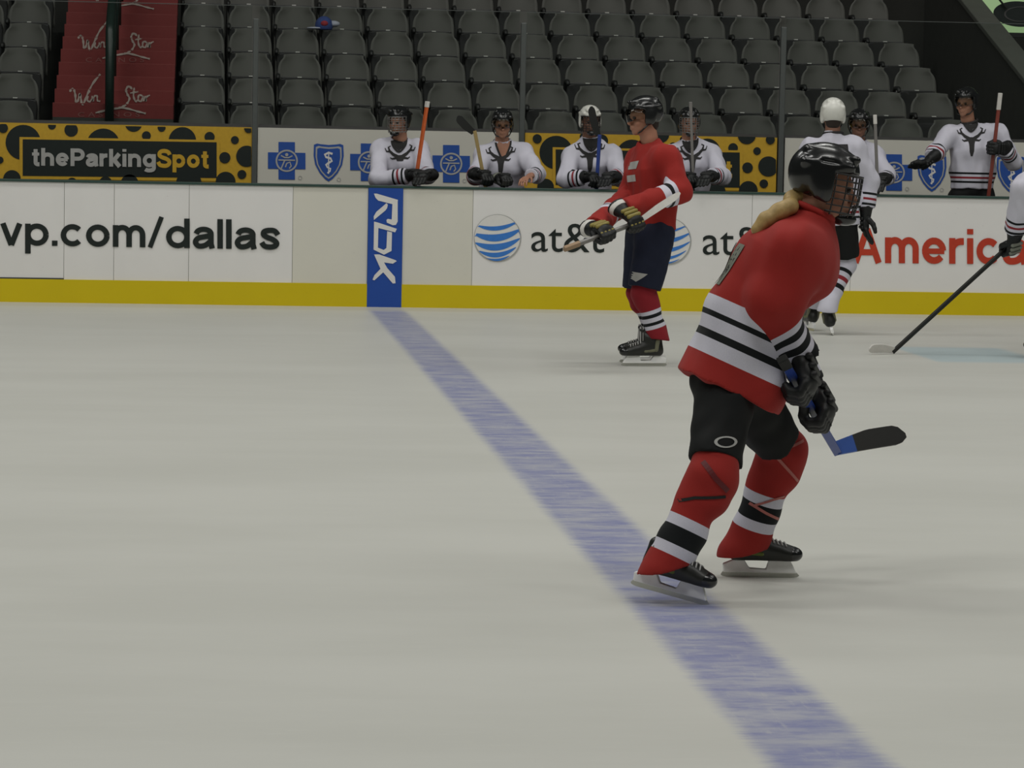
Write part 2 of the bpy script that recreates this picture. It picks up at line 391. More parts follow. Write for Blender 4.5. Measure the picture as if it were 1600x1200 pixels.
# ------------------------------------------------------------------ flat drawings (print, logos, crests)
def crom(pts, m=7):                   # Catmull-Rom through the pen points
    pts = np.array(pts, float); out = []
    for q in np.linspace(0, len(pts) - 1, (len(pts) - 1) * m + 1):
        i = int(min(len(pts) - 2, q)); f = q - i; p0, p1, p2, p3 = pts[max(0, i - 1)], pts[i], pts[i + 1], pts[min(len(pts) - 1, i + 2)]
        out.append(tuple(0.5 * ((2 * p1) + (p2 - p0) * f + (2 * p0 - 5 * p1 + 4 * p2 - p3) * f * f + (3 * p1 - p0 - 3 * p2 + p3) * f ** 3)))
    return out
class Flat:
    def __init__(s): s.v = []; s.f = []; s.st = []
    def poly(s, pts):
        n = len(s.v); s.st.append(n); s.v += [tuple(p) for p in pts]
        t = tessellate_polygon([[Vector((p[0], p[1], 0)) for p in pts]])
        s.f += [tuple(n + i for i in q) for q in t]; return s
    def disc(s, c, r, n=32, ry=None, clip=None):
        pts = [(c[0] + r * math.cos(2 * math.pi * i / n), c[1] + (ry or r) * math.sin(2 * math.pi * i / n)) for i in range(n)]
        if clip: pts = clip_rect(pts, *clip)
        if len(pts) > 2: s.poly(pts)
        return s
    def ring(s, c, r0, r1, n=32, a0=0, a1=2 * math.pi):
        k = len(s.v); s.st.append(k)
        for i in range(n + 1):
            a = a0 + (a1 - a0) * i / n
            s.v += [(c[0] + r0 * math.cos(a), c[1] + r0 * math.sin(a)), (c[0] + r1 * math.cos(a), c[1] + r1 * math.sin(a))]
        s.f += [(k + 2 * i, k + 2 * i + 1, k + 2 * i + 3, k + 2 * i + 2) for i in range(n)]; return s
    def stroke(s, pts, w, sub_=1):
        pts = [np.asarray(p, float) for p in pts]
        if sub_ > 1:
            q = []
            for a, b in zip(pts[:-1], pts[1:]): q += [a + (b - a) * i / sub_ for i in range(sub_)]
            pts = q + [pts[-1]]
        ws = w if isinstance(w, (list, tuple)) else [w] * len(pts)
        if len(ws) != len(pts): ws = list(np.interp(np.linspace(0, 1, len(pts)), np.linspace(0, 1, len(ws)), ws))
        k = len(s.v); s.st.append(k)
        for i, p in enumerate(pts):
            t = nrm(pts[min(i + 1, len(pts) - 1)] - pts[max(i - 1, 0)]); nn = V(-t[1], t[0])
            s.v += [tuple(p + nn * ws[i] / 2), tuple(p - nn * ws[i] / 2)]
        s.f += [(k + 2 * i, k + 2 * i + 1, k + 2 * i + 3, k + 2 * i + 2) for i in range(len(pts) - 1)]; return s
    def text(s, body, box, bold=0.0, shear=0.0, asc=None):
        """box = (x0, x1, y of top, y of bottom); asc: bottom is the baseline, top the top of an l"""
        def get(b_):
            cu = bpy.data.curves.new('t', 'FONT'); cu.body = b_; cu.offset = bold; cu.shear = shear; cu.resolution_u = 4
            o = bpy.data.objects.new('t', cu); C.objects.link(o); dg = bpy.context.evaluated_depsgraph_get()
            me = bpy.data.meshes.new_from_object(o.evaluated_get(dg)); bpy.data.objects.remove(o); bpy.data.curves.remove(cu)
            vs = np.array([v.co[:2] for v in me.vertices]); fs = [tuple(p.vertices) for p in me.polygons]; bpy.data.meshes.remove(me); return vs, fs
        vs, fs = get(body); x0, x1, yt, yb = box
        lo, hi = vs.min(0), vs.max(0)
        if asc:
            l, _ = get(asc); b0, b1 = l[:, 1].min(), l[:, 1].max()
        else: b0, b1 = lo[1], hi[1]
        u = x0 + (vs[:, 0] - lo[0]) / (hi[0] - lo[0]) * (x1 - x0); w = yb + (vs[:, 1] - b0) / (b1 - b0) * (yt - yb)
        n = len(s.v); s.v += list(zip(u, w)); s.f += [tuple(n + i for i in f) for f in fs]; return s
    def sans(s, body, box, w=0.13):
        """plain bold sans letters drawn with a pen: box = (x0, x1, y of ascender top, y of baseline)"""
        h = w / 2; X = 0.53; pen = 0.0; g = Flat()
        def arc(cx, cy, rx, ry, a0, a1, n=20): return [(cx + rx * math.cos(math.radians(a0 + (a1 - a0) * i / n)), cy + ry * math.sin(math.radians(a0 + (a1 - a0) * i / n))) for i in range(n + 1)]
        st = lambda pts, ww=w: g.stroke([(pen + x, y) for x, y in pts], ww)
        R = 0.272 - h; B = lambda cx=0.272: arc(cx, X / 2, R, X / 2 - h + 0.008, 0, 360, 28)
        for ch in body:
            if ch == 'o': st(B()); adv = 0.545
            elif ch == 'c': st(arc(0.272, X / 2, R, X / 2 - h + 0.008, 42, 318)); adv = 0.51
            elif ch == 'e': st(arc(0.272, X / 2, R, X / 2 - h + 0.008, 0, 322)); st([(h, X / 2 - 0.01), (0.545 - h * 0.6, X / 2 - 0.01)], w * 0.8); adv = 0.54
            elif ch == 'd': st(B()); st([(0.545 - h, 0), (0.545 - h, 0.72)]); adv = 0.545
            elif ch == 'p': st(B()); st([(h, -0.2), (h, X)]); adv = 0.545
            elif ch == 'g': st(B()); st([(0.545 - h, X), (0.545 - h, -0.03)] + arc(0.272, -0.04, R, 0.17 - h * 0.9, 0, -150, 14)); adv = 0.545
            elif ch == 'a':
                st([(0.075, X - 0.175)] + arc(0.25, X - 0.17, 0.165, 0.17 - h, 165, 0, 14) + [(0.415, 0.12), (0.445, 0.0)])
                st(crom([(0.415, 0.31), (0.27, 0.285), (0.12, 0.245), (h * 0.95, 0.15), (0.13, h * 0.9), (0.28, 0.075), (0.40, 0.17)], 5)); adv = 0.49
            elif ch == 'l': st([(h, 0), (h, 0.72)]); adv = w
            elif ch == 'i': st([(h, 0), (h, X)]); st([(h, 0.61), (h, 0.72)]); adv = w
            elif ch in 'nhm':
                st([(h, 0), (h, 0.72 if ch == 'h' else X)]); k = 1
                wd = 0.37 if ch != 'm' else 0.31
                for q in range(2 if ch == 'm' else 1):
                    x0 = h + q * wd; st([(x0, 0.30)] + arc(x0 + wd / 2, 0.30, wd / 2, X - h - 0.29, 180, 0, 16) + [(x0 + wd, 0)])
                adv = (wd * (2 if ch == 'm' else 1)) + w
            elif ch == 'r': st([(h, 0), (h, X)]); st([(h, 0.28)] + arc(h + 0.20, 0.28, 0.20, X - h - 0.28, 180, 88, 10) + [(0.33, X - h)]); adv = 0.33
            elif ch == 's': st(crom([(0.43, 0.36), (0.36, 0.45), (0.25, 0.47), (0.12, 0.44), (0.10, 0.36), (0.18, 0.30), (0.32, 0.24), (0.40, 0.16), (0.36, 0.085), (0.24, 0.06), (0.12, 0.085), (0.055, 0.17)], 4)); adv = 0.47
            elif ch == 'S': st(crom([(0.55, 0.51), (0.50, 0.61), (0.38, 0.66), (0.22, 0.655), (0.12, 0.58), (0.12, 0.48), (0.22, 0.41), (0.42, 0.34), (0.53, 0.25), (0.52, 0.14), (0.42, 0.07), (0.28, 0.06), (0.13, 0.10), (0.06, 0.22)], 4)); adv = 0.60
            elif ch == 't': st([(0.15, 0.67), (0.15, 0.13)] + arc(0.24, 0.13, 0.09, 0.075, 180, 270, 8) + [(0.31, 0.055)]); st([(0.0, X - h * 0.75), (0.30, X - h * 0.75)], w * 0.75); adv = 0.31
            elif ch == 'k': st([(h, 0), (h, 0.72)]); st([(w * 0.9, 0.20), (0.42, X)], w * 1.05); st([(0.20, 0.28), (0.44, 0.0)], w * 1.1); adv = 0.48
            elif ch == 'v': st([(h * 0.8, X), (0.245, 0.0)]); st([(0.49 - h * 0.8, X), (0.245, 0.0)]); adv = 0.49
            elif ch == '/': st([(h * 0.5, -0.0), (0.30, 0.75)], w * 0.85); adv = 0.33
            elif ch == '.': st([(h, 0), (h, w)]); adv = w
            elif ch == 'A': st([(h, 0), (0.33, 0.70)]); st([(0.66 - h, 0), (0.33, 0.70)]); st([(0.15, 0.22), (0.51, 0.22)], w * 0.9); adv = 0.66
            elif ch == 'P': st([(h, 0), (h, 0.72)]); st([(h, 0.72 - h), (0.32, 0.72 - h)] + arc(0.32, 0.47, 0.19, 0.25 - h, 90, -90, 14) + [(h, 0.22 + h)]); adv = 0.57
            else: adv = 0.3
            pen += adv + 0.072
        tot = pen - 0.072; x0, x1, yt, yb = box
        n = len(s.v); s.st += [n + q for q in g.st]; s.v += [(x0 + u / tot * (x1 - x0), yb + v / 0.72 * (yt - yb)) for u, v in g.v]; s.f += [tuple(n + i for i in f) for f in g.f]; return s
    def place(s, name, fn, mat, parent=None, label=None):
        lay = np.searchsorted(np.array(s.st or [0]), np.arange(len(s.v)), side='right')
        me = me_from(name, [np.asarray(fn(u, v)) - V(0, 0.0003 * l, 0) for (u, v), l in zip(s.v, lay)], s.f)
        return obj(name, me, mat, parent, label)
def clip_rect(pts, x0, x1, y0, y1):
    for ax, val, sg in ((0, x0, 1), (0, x1, -1), (1, y0, 1), (1, y1, -1)):
        out = []
        for i, p in enumerate(pts):
            q = pts[i - 1]; a = (p[ax] - val) * sg; b = (q[ax] - val) * sg
            if (a >= 0) != (b >= 0):
                t = b / (b - a); out.append((q[0] + (p[0] - q[0]) * t, q[1] + (p[1] - q[1]) * t))
            if a >= 0: out.append(p)
        pts = out
        if len(pts) < 3: return []
    return pts
def decal(name, fl, src_obj, centre, right, up, direction, mat, parent, off=0.004, label=None, maxlen=0.02):
    """print the drawing on a garment: every point is dropped on its surface"""
    me0 = src_obj.data; bvh = BVHTree.FromPolygons([v.co[:] for v in me0.vertices], [tuple(p.vertices) for p in me0.polygons])
    bm = bmesh.new(); vs = [bm.verts.new((u, v, 0)) for u, v in fl.v]
    for f in fl.f:
        try: bm.faces.new([vs[i] for i in f])
        except ValueError: pass
    for _ in range(4):
        es = [e for e in bm.edges if e.calc_length() > maxlen]
        if not es: break
        bmesh.ops.subdivide_edges(bm, edges=es, cuts=1); bmesh.ops.triangulate(bm, faces=[f for f in bm.faces if len(f.verts) > 4])
    c = np.asarray(centre, float); r = nrm(right); d = nrm(direction); u_ = nrm(np.asarray(up, float))
    dead = []; dist = {}
    for v in bm.verts:
        p = c + r * v.co.x + u_ * v.co.y
        h = bvh.ray_cast(Vector(p - d * 0.6), Vector(d), 1.4)
        if h[0] is None: dead.append(v); continue
        dist[v] = h[3]; v.co = h[0] - Vector(d) * off
    if dist:
        md = float(np.median(list(dist.values()))); dead += [v for v, q in dist.items() if abs(q - md) > .11]
    if dead: bmesh.ops.delete(bm, geom=dead, context='VERTS')
    me = bpy.data.meshes.new(name); bm.to_mesh(me); bm.free()
    return obj(name, me, mat, parent, label)

# ================================================================== THE RINK
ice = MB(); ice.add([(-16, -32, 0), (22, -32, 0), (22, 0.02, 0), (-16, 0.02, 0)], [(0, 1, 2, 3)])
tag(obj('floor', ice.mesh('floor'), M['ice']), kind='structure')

# --- dasher boards
BH, BK = 1.05, 0.203
XL, XR = P(-150, 400, 0)[0], P(1750, 400, 0)[0]
boards = empty('dasher_boards', (0, 0, 0), 'long white rink boards with yellow kick strip and printed adverts in front of the benches', 'rink boards')
bx = lambda px: float(P(px, 380, 0)[0])
seams = [(-150, 'board_white'), (100, 'board_white'), (178, 'board_white'), (295, 'board_white'), (457, 'board_cream'), (574.5, None), (628.5, 'board_cream'), (738, 'board_white'), (1174, 'board_white'), (1330, 'board_white'), (1750, None)]
panels = {}
for i in range(len(seams) - 1):
    a, m_ = seams[i]; b = seams[i + 1][0]
    if m_ is None: continue
    mb = MB(); mb.box((bx(a) + 0.002, 0, BK), (bx(b) - 0.002, 0.10, BH))
    panels[a] = obj('board_panel', mb.mesh('board_panel'), M[m_], boards, 'cream board panel without print' if m_ == 'board_cream' else None)
    mb = MB(); mb.box((bx(a), 0.004, BK), (bx(b), 0.09, BH - 0.002))
mb = MB(); mb.box((XL, 0.006, BK), (XR, 0.095, BH - 0.004)); obj('seam', mb.mesh('seam'), M['seam'], boards, 'thin dark gaps between the board panels')
x0, x1 = bx(574.5), bx(628.5)
mb = MB(); mb.box((XL, -0.012, 0), (x0, 0.10, BK)); mb.box((x1, -0.012, 0), (XR, 0.10, BK)); obj('kick_strip', mb.mesh('kick_strip'), M['kick_yellow'], boards, 'yellow kick strip along the ice')
mb = MB(); mb.box((x0, -0.014, 0), (x1, 0.10, 1.025)); mb.box((x0, -0.013, 1.025), (x1, 0.1, BH))
bl = obj('blue_panel', mb.mesh('blue_panel'), M['board_blue'], boards, 'blue upright panel at the end of the blue line')
mb = MB(); mb.box((XL, -0.015, BH), (XR, 0.13, BH + 0.022)); obj('cap_rail', mb.mesh('cap_rail', bevel=0.004), M['cap_green'], boards, 'dark green rail on top of the boards')
mb = MB(); mb.box((XL, -0.006, BK + 0.0), (bx(100), 0.0, BK + 0.012)); obj('seam', mb.mesh('seam'), M['seam_dark'], boards)
SL = 0.0172
def on_board(y=-0.004):
    def fn(u, v):                     # u, -v: photo position on the boards
        return P(u, -v, y)
    return fn
def btext(body, x0, x1, top, bot, bold, mat, parent, asc=None, sl=SL, y=-0.004, label=None, pen=None):
    fl = Flat().sans(body, (x0, x1, -top, -bot), pen) if pen else Flat().text(body, (x0, x1, -top, -bot), bold, 0, asc)
    fl.v = [(u, v - (u - x0) * sl) for u, v in fl.v]
    return fl.place('lettering', on_board(y), mat, parent, label)
btext('vp.com/dallas', 1, 437, 336.5, 382.6, 0, M['ink_black'], boards, pen=0.128, label='black web address lettering')
def globe(cx, cy, R, thick, parent, y=-0.004):
    fl = Flat().disc((cx, -cy), R, 40); fl.place('globe_logo', on_board(y), M['ink_grey'], parent, 'striped round globe emblem')
    fl = Flat().disc((cx - 0.5, -cy + 0.8), R - 1.6, 40); fl.place('globe_logo', on_board(y - 0.002), M['ink_white'], parent)
    fl = Flat()
    for (v0, sag, t) in ((0.50, 0.20, 0.09), (0.13, 0.26, 0.15), (-0.26, 0.27, 0.14), (-0.60, 0.24, 0.10), (-0.86, 0.12, 0.05)):
        pts_t, pts_b = [], []
        for i in range(25):
            q = -1 + 2 * i / 24.0
            w = math.sqrt(max(0.0, 1 - v0 * v0)) * 0.97; x = q * w
            yc = v0 - sag * (1 - q * q) + sag * 0.55 + 0.10 * x; th = thick * t * (max(0.0, 1 - (q * 0.98) ** 2)) ** 0.6
            lim = math.sqrt(max(0.0, 0.93 - x * x))
            pts_t.append((x, max(-lim, min(lim, yc + th)))); pts_b.append((x, max(-lim, min(lim, yc - th))))
        k = len(fl.v)
        for a, b in zip(pts_t, pts_b): fl.v += [(cx + a[0] * R, -cy + a[1] * R), (cx + b[0] * R, -cy + b[1] * R)]
        fl.f += [(k + 2 * i, k + 2 * i + 1, k + 2 * i + 3, k + 2 * i + 2) for i in range(24)]
    fl.place('globe_logo', on_board(y - 0.004), M['ink_sky'], parent)
globe(777.5, 372, 37.2, 1.0, boards); globe(1043.5, 377, 37.0, 0.62, boards)
btext('at&t', 830, 944, 348.3, 393.2, 0.0, M['ink_black'], boards, label='black telephone company lettering')
btext('at&t', 1098, 1212, 353.5, 398.0, 0.0, M['ink_black'], boards)
btext('Americ', 1332, 1561, 356, 410.5, 0.03, M['ink_red'], boards, sl=0.010, pen=0.14, label='red airline lettering')
btext('an', 1567, 1650, 358, 412.5, 0.03, M['ink_red'], boards, sl=0.010, pen=0.14)
# letters of the blue panel, turned to read downwards; strokes traced on the panel
K = lambda x, y: (540 + x / 13.333, -(280 + y / 13.333))
K2 = lambda x, y: (400 + x / 4.0, -(270 + y / 4.0))
fl = Flat()
fl.poly([K(590, 300), K(650, 300), K(1090, 430), K(1085, 470), K(1085, 880), K(1050, 950), K(985, 960), K(860, 905), K(850, 850), K(880, 825), K(960, 840), K(975, 520), K(680, 445), K(625, 390)])
fl.poly([K(850, 500), K(880, 530), K(865, 600), K(830, 650), K(590, 850), K(585, 775), K(640, 680)])
fl.poly([K2(738, 305), K2(760, 310), K2(880, 350), K2(870, 372), K2(845, 372), K2(845, 490), K2(800, 512), K2(735, 480)][:4] + [K2(765, 345), K2(762, 470), K2(735, 480)])
fl.poly([K2(820, 365), K2(850, 372), K2(847, 488), K2(800, 512), K2(735, 480), K2(762, 468), K2(798, 482), K2(815, 470)])
fl.poly([K2(738, 510), K2(770, 510), K2(870, 545), K2(880, 552), K2(855, 568), K2(800, 560), K2(820, 595), K2(868, 650), K2(872, 690), K2(855, 692), K2(795, 622), K2(740, 672), K2(728, 668), K2(740, 640), K2(778, 600)])
fl.place('lettering', on_board(-0.017), M['ink_white'], bl, 'white lettering reading downwards')

# --- bench area behind the boards
floor_b = MB(); floor_b.box((XL, 0.14, 0.0), (XR, 2.05, 0.25)); tag(obj('floor_bench', floor_b.mesh('floor_bench'), M['concrete']), kind='structure')
bench = empty('team_bench', (float(P(900, 300, 0.9)[0]), 0.93, 0.25), 'long wooden team bench hidden behind the rink boards', 'bench')
xb0, xb1 = float(P(520, 300, 0.9)[0]), float(P(1420, 300, 0.9)[0])
mb = MB(); mb.box((xb0, 0.78, 0.64), (xb1, 1.12, 0.69)); o = obj('seat', mb.mesh('seat', bevel=0.006), M['bench_wood']); pin(o, bench)
for k in range(5):
    xx = xb0 + 0.2 + (xb1 - xb0 - 0.4) * k / 4
    mb = MB(); mb.box((xx - 0.03, 0.84, 0.25), (xx + 0.03, 1.06, 0.64)); o = obj('leg', mb.mesh('leg'), M['seat_metal']); pin(o, bench)

# --- advert hoardings at the back of the bench area
YW = 1.9
def on_wall(y): return lambda u, v: P(u, -v, y)
wz = lambda px, py: float(P(px, py, YW)[2])
HT = wz(400, 199.2); HB = 0.25
def hoarding(a, b, mat, label):
    e = empty('advert_board', (float(P((a + b) / 2, 250, YW)[0]), YW, HB), label, 'advert board')
    mb = MB(); mb.box((float(P(a, 250, YW)[0]), YW, HB), (float(P(b, 250, YW)[0]), YW + 0.05, HT)); o = obj('panel', mb.mesh('panel'), mat); pin(o, e); return e
def put(fl, e, y, mat, name='lettering', label=None):
    o = fl.place(name, on_wall(y), mat, None, label); pin(o, e); return o
DOTS = [(145, 890, 110), (325, 785, 25), (445, 812, 42), (645, 908, 105), (835, 768, 55), (915, 848, 28), (1010, 798, 25), (1140, 880, 86), (1310, 856, 32), (1400, 770, 60), (1468, 875, 25), (1542, 976, 66), (1405, 985, 35),
        (1512, 1090, 28), (1410, 1135, 62), (75, 1118, 55), (0, 1000, 22), (20, 800, 30), (450, 1140, 30), (660, 1142, 40), (810, 1145, 55), (1180, 1146, 80), (1555, 800, 30), (-45, 900, 40)]
def spot_board(a, b, fx, label):
    e = hoarding(a, b, M['ink_yellow'], label)
    fl = Flat()
    for (x, y, r) in DOTS:
        u = x / 4.0; w = y / 4.0
        pts = [(fx(u + r / 4.0 * math.cos(t * math.pi / 16)), w + r / 4.0 * math.sin(t * math.pi / 16)) for t in range(32)]
        pts = clip_rect(pts, a + 1, b - 1, 150, 300)
        pts = [(p, max(w_, 193.6 + 0.0175 * p)) for p, w_ in pts]
        if len(pts) > 2: fl.poly([(p, -(w_)) for p, w_ in pts])
    put(fl, e, YW - 0.003, M['ink_black'], 'dot_print')
    R_ = lambda x0, y0, x1, y1: [(fx(x0), -y0), (fx(x1), -(y0 + (x1 - x0) * 0.0155)), (fx(x1), -(y1 + (x1 - x0) * 0.0112)), (fx(x0), -y1)]
    put(Flat().poly(R_(30.5, 214, 343.5, 279.5)), e, YW - 0.006, M['ink_yellow'], 'border_print')
    put(Flat().poly(R_(35.5, 217.6, 338.5, 274.6)), e, YW - 0.009, M['ink_black'], 'border_print')
    for body, q0, q1, mt in (('theParking', 50, 243.5, M['ink_grey']), ('Spot', 245, 326, M['ink_yellow'])):
        f2 = Flat().sans(body, (q0, q1, -231, -258.6), 0.165)
        f2.v = [(fx(u), v - (u - 50) * 0.0135) for u, v in f2.v]
        put(f2, e, YW - 0.012, mt)
    return e
spot_board(-60, 393.5, lambda u: u, 'yellow advert board with black dots and full lettering at the far left')
# second board: same print, a little smaller in the photo
def spot_board2(a, b, label):
    e = hoarding(a, b, M['ink_yellow'], label)
    k = 0.949; m_ = lambda u, w: (864 + (u - 31) * k, 230 + (w - 214) * k)
    fl = Flat()
    for (x, y, r) in DOTS + [(-100, 880, 45), (-60, 1050, 40)]:
        c = m_(x / 4.0, y / 4.0 + 0.004 * (x / 4.0)); r_ = r / 4.0 * k
        pts = [(c[0] + r_ * math.cos(t * math.pi / 16), c[1] + r_ * math.sin(t * math.pi / 16)) for t in range(32)]
        pts = clip_rect(pts, a + 1, b - 1, 150, 320); pts = [(p, max(w_, 193.2 + 0.0175 * p)) for p, w_ in pts]
        if len(pts) > 2: fl.poly([(p, -w_) for p, w_ in pts])
    put(fl, e, YW - 0.003, M['ink_black'], 'dot_print')
    def R_(x0, y0, x1, y1):
        q = [m_(x0, y0), m_(x1, y0 + (x1 - x0) * 0.017), m_(x1, y1 + (x1 - x0) * 0.015), m_(x0, y1)]; return [(p[0], -p[1]) for p in q]
    put(Flat().poly(R_(30.5, 214, 343.5, 281)), e, YW - 0.006, M['ink_yellow'], 'border_print')
    put(Flat().poly(R_(35.5, 217.6, 338.5, 276)), e, YW - 0.009, M['ink_black'], 'border_print')
    for body, q0, q1, mt in (('theParking', 50, 243.5, M['ink_grey']), ('Spot', 245, 326, M['ink_yellow'])):
        f2 = Flat().sans(body, (q0, q1, -231, -258.6), 0.165)
        f2.v = [m_(u, -v + (u - 50) * 0.0165) for u, v in f2.v]; f2.v = [(u, -v) for u, v in f2.v]
        put(f2, e, YW - 0.012, mt)
    return e
spot_board2(819.8, 1213.5, 'yellow advert board with black dots behind the player in red at the boards')
def cross_logo(e, cx, cy, s):
    Q = lambda pts: [(cx + x * s, -(cy + y * s + x * s * 0.017)) for x, y in pts]
    a, b = 29.3, 12.8
    put(Flat().poly(Q([(-b, -a), (b, -a), (b, -b), (a, -b), (a, b), (b, b), (b, a), (-b, a), (-b, b), (-a, b), (-a, -b), (-b, -b)])), e, YW - 0.004, M['ink_blue'], 'cross_emblem', 'blue cross emblem with a round figure')
    fl = Flat().ring((cx, -cy), 14.8 * s, 17.4 * s)
    for st in ([(-9, -8), (-3, -5), (3, -5), (9, -8)], [(-13, -1), (13, -1)], [(-3, -1), (-9, 13)], [(0, 4), (5, 2), (7, 8), (4, 12)], [(0, 4), (-2, 10)]): fl.stroke(Q(st), 2.0 * s)
    fl.disc((cx, -(cy - 9.5 * s)), 2.6 * s, 12)
    put(fl, e, YW - 0.007, M['ink_grey'], 'cross_emblem')
    put(Flat().ring((cx + 21 * s, -(cy + 26.5 * s)), 2.3 * s, 3.2 * s, 16), e, YW - 0.004, M['ink_grey'], 'trade_mark')
def shield_logo(e, cx, cy, s):
    def shp(k):
        h = [(-23, -27), (-18, -29), (-12, -28), (0, -27), (12, -28), (18, -29), (23, -27), (23.5, -10), (21, 4), (14, 17), (6, 26), (0, 30), (-6, 26), (-14, 17), (-21, 4), (-23.5, -10)]
        return [(cx + x * k * s, -(cy + y * k * s + x * s * 0.017)) for x, y in h]
    put(Flat().poly(shp(1.0)), e, YW - 0.004, M['ink_blue'], 'shield_emblem', 'blue shield emblem with a white snake and staff')
    put(Flat().poly(shp(0.87)), e, YW - 0.006, M['ink_grey'], 'shield_emblem')
    put(Flat().poly(shp(0.77)), e, YW - 0.008, M['ink_blue'], 'shield_emblem')
    fl = Flat().stroke([(cx, -(cy - 15 * s)), (cx, -(cy + 18 * s))], 1.6 * s)
    sn = [(6, -13), (0, -15), (-6, -12), (-4, -8), (3, -6), (5, -2), (0, 1), (-4, 4), (-2, 8), (3, 10), (2, 14), (-2, 17)]
    fl.stroke([(cx + x * s, -(cy + y * s)) for x, y in sn], [3.4 * s] * 8 + [2.4 * s] * 4)
    put(fl, e, YW - 0.010, M['ink_white'], 'shield_emblem')
    put(Flat().ring((cx + 16 * s, -(cy + 27 * s)), 2.3 * s, 3.2 * s, 16), e, YW - 0.004, M['ink_grey'], 'trade_mark')
e = hoarding(402.5, 810, M['hoarding_cream'], 'cream advert board with blue emblems behind the two benched players at left')
for i, px in enumerate((448, 576.5, 705)): cross_logo(e, px, 251.2 + (px - 448) * 0.0185, 1.0)
for px in (513.5, 641, 769): shield_logo(e, px, 253.5 + (px - 513) * 0.0185, 1.0)
e = hoarding(1226, 1640, M['hoarding_cream'], 'cream advert board with blue emblems behind the standing benched player at right')
for px in (1274, 1397, 1519): cross_logo(e, px, 269.5 + (px - 1397) * 0.018, 0.97)
for px in (1335, 1456, 1580): shield_logo(e, px, 270.5 + (px - 1456) * 0.018, 0.97)
mb = MB(); mb.box((XL, YW + 0.055, 0.25), (XR, YW + 0.12, HT - 0.01)); tag(obj('wall_bench', mb.mesh('wall_bench'), M['seat_dark']), kind='structure')

# --- glass and posts above the hoardings
GT = float(P(400, 9.6, YW + 0.03)[2])
posts_px = [-14, 398, 815, 1220, 1640]
for i, px in enumerate(posts_px[1:4]):
    x = float(P(px, 200, YW + 0.03)[0]); top = float(P(px, 29 + (px - 398) * 0.016, YW + 0.03)[2])
    mb = MB(); mb.box((x - 0.026, YW - 0.02, 0.25), (x + 0.026, YW + 0.04, top))
    tag(obj('glass_post', mb.mesh('glass_post', bevel=0.008), M['post_grey']),
        ['grey upright glass post between the yellow dotted board and the cream board at left', 'grey upright glass post at the left end of the yellow board behind the red player', 'grey upright glass post beside the white-helmeted player seen from behind'][i], 'glass post')
labs = ['clear glass pane above the yellow dotted board, in front of the red stairs', 'clear glass pane above the cream board behind two benched players', 'clear glass pane behind the two benched players at the second yellow board', 'clear glass pane at the right end, behind the standing benched player']
for i in range(4):
    a = float(P(posts_px[i], 200, YW)[0]) + 0.035; b = float(P(posts_px[i + 1], 200, YW)[0]) - 0.035
    mb = MB(); mb.box((a, YW + 0.02, HT + 0.002), (b, YW + 0.032, GT))
    g_ = obj('glass_screen', mb.mesh('glass_screen'), M['glass']); tag(g_, labs[i], 'glass screen')
    mb = MB(); mb.box((a, YW + 0.019, GT), (b, YW + 0.033, GT + 0.006)); obj('top_edge', mb.mesh('top_edge'), M['post_grey'], g_, 'grey upper edge')
    mb = MB(); mb.box((a, YW + 0.014, HT + 0.001), (b, YW + 0.04, HT + 0.03)); obj('bottom_channel', mb.mesh('bottom_channel'), M['seat_metal'], g_)

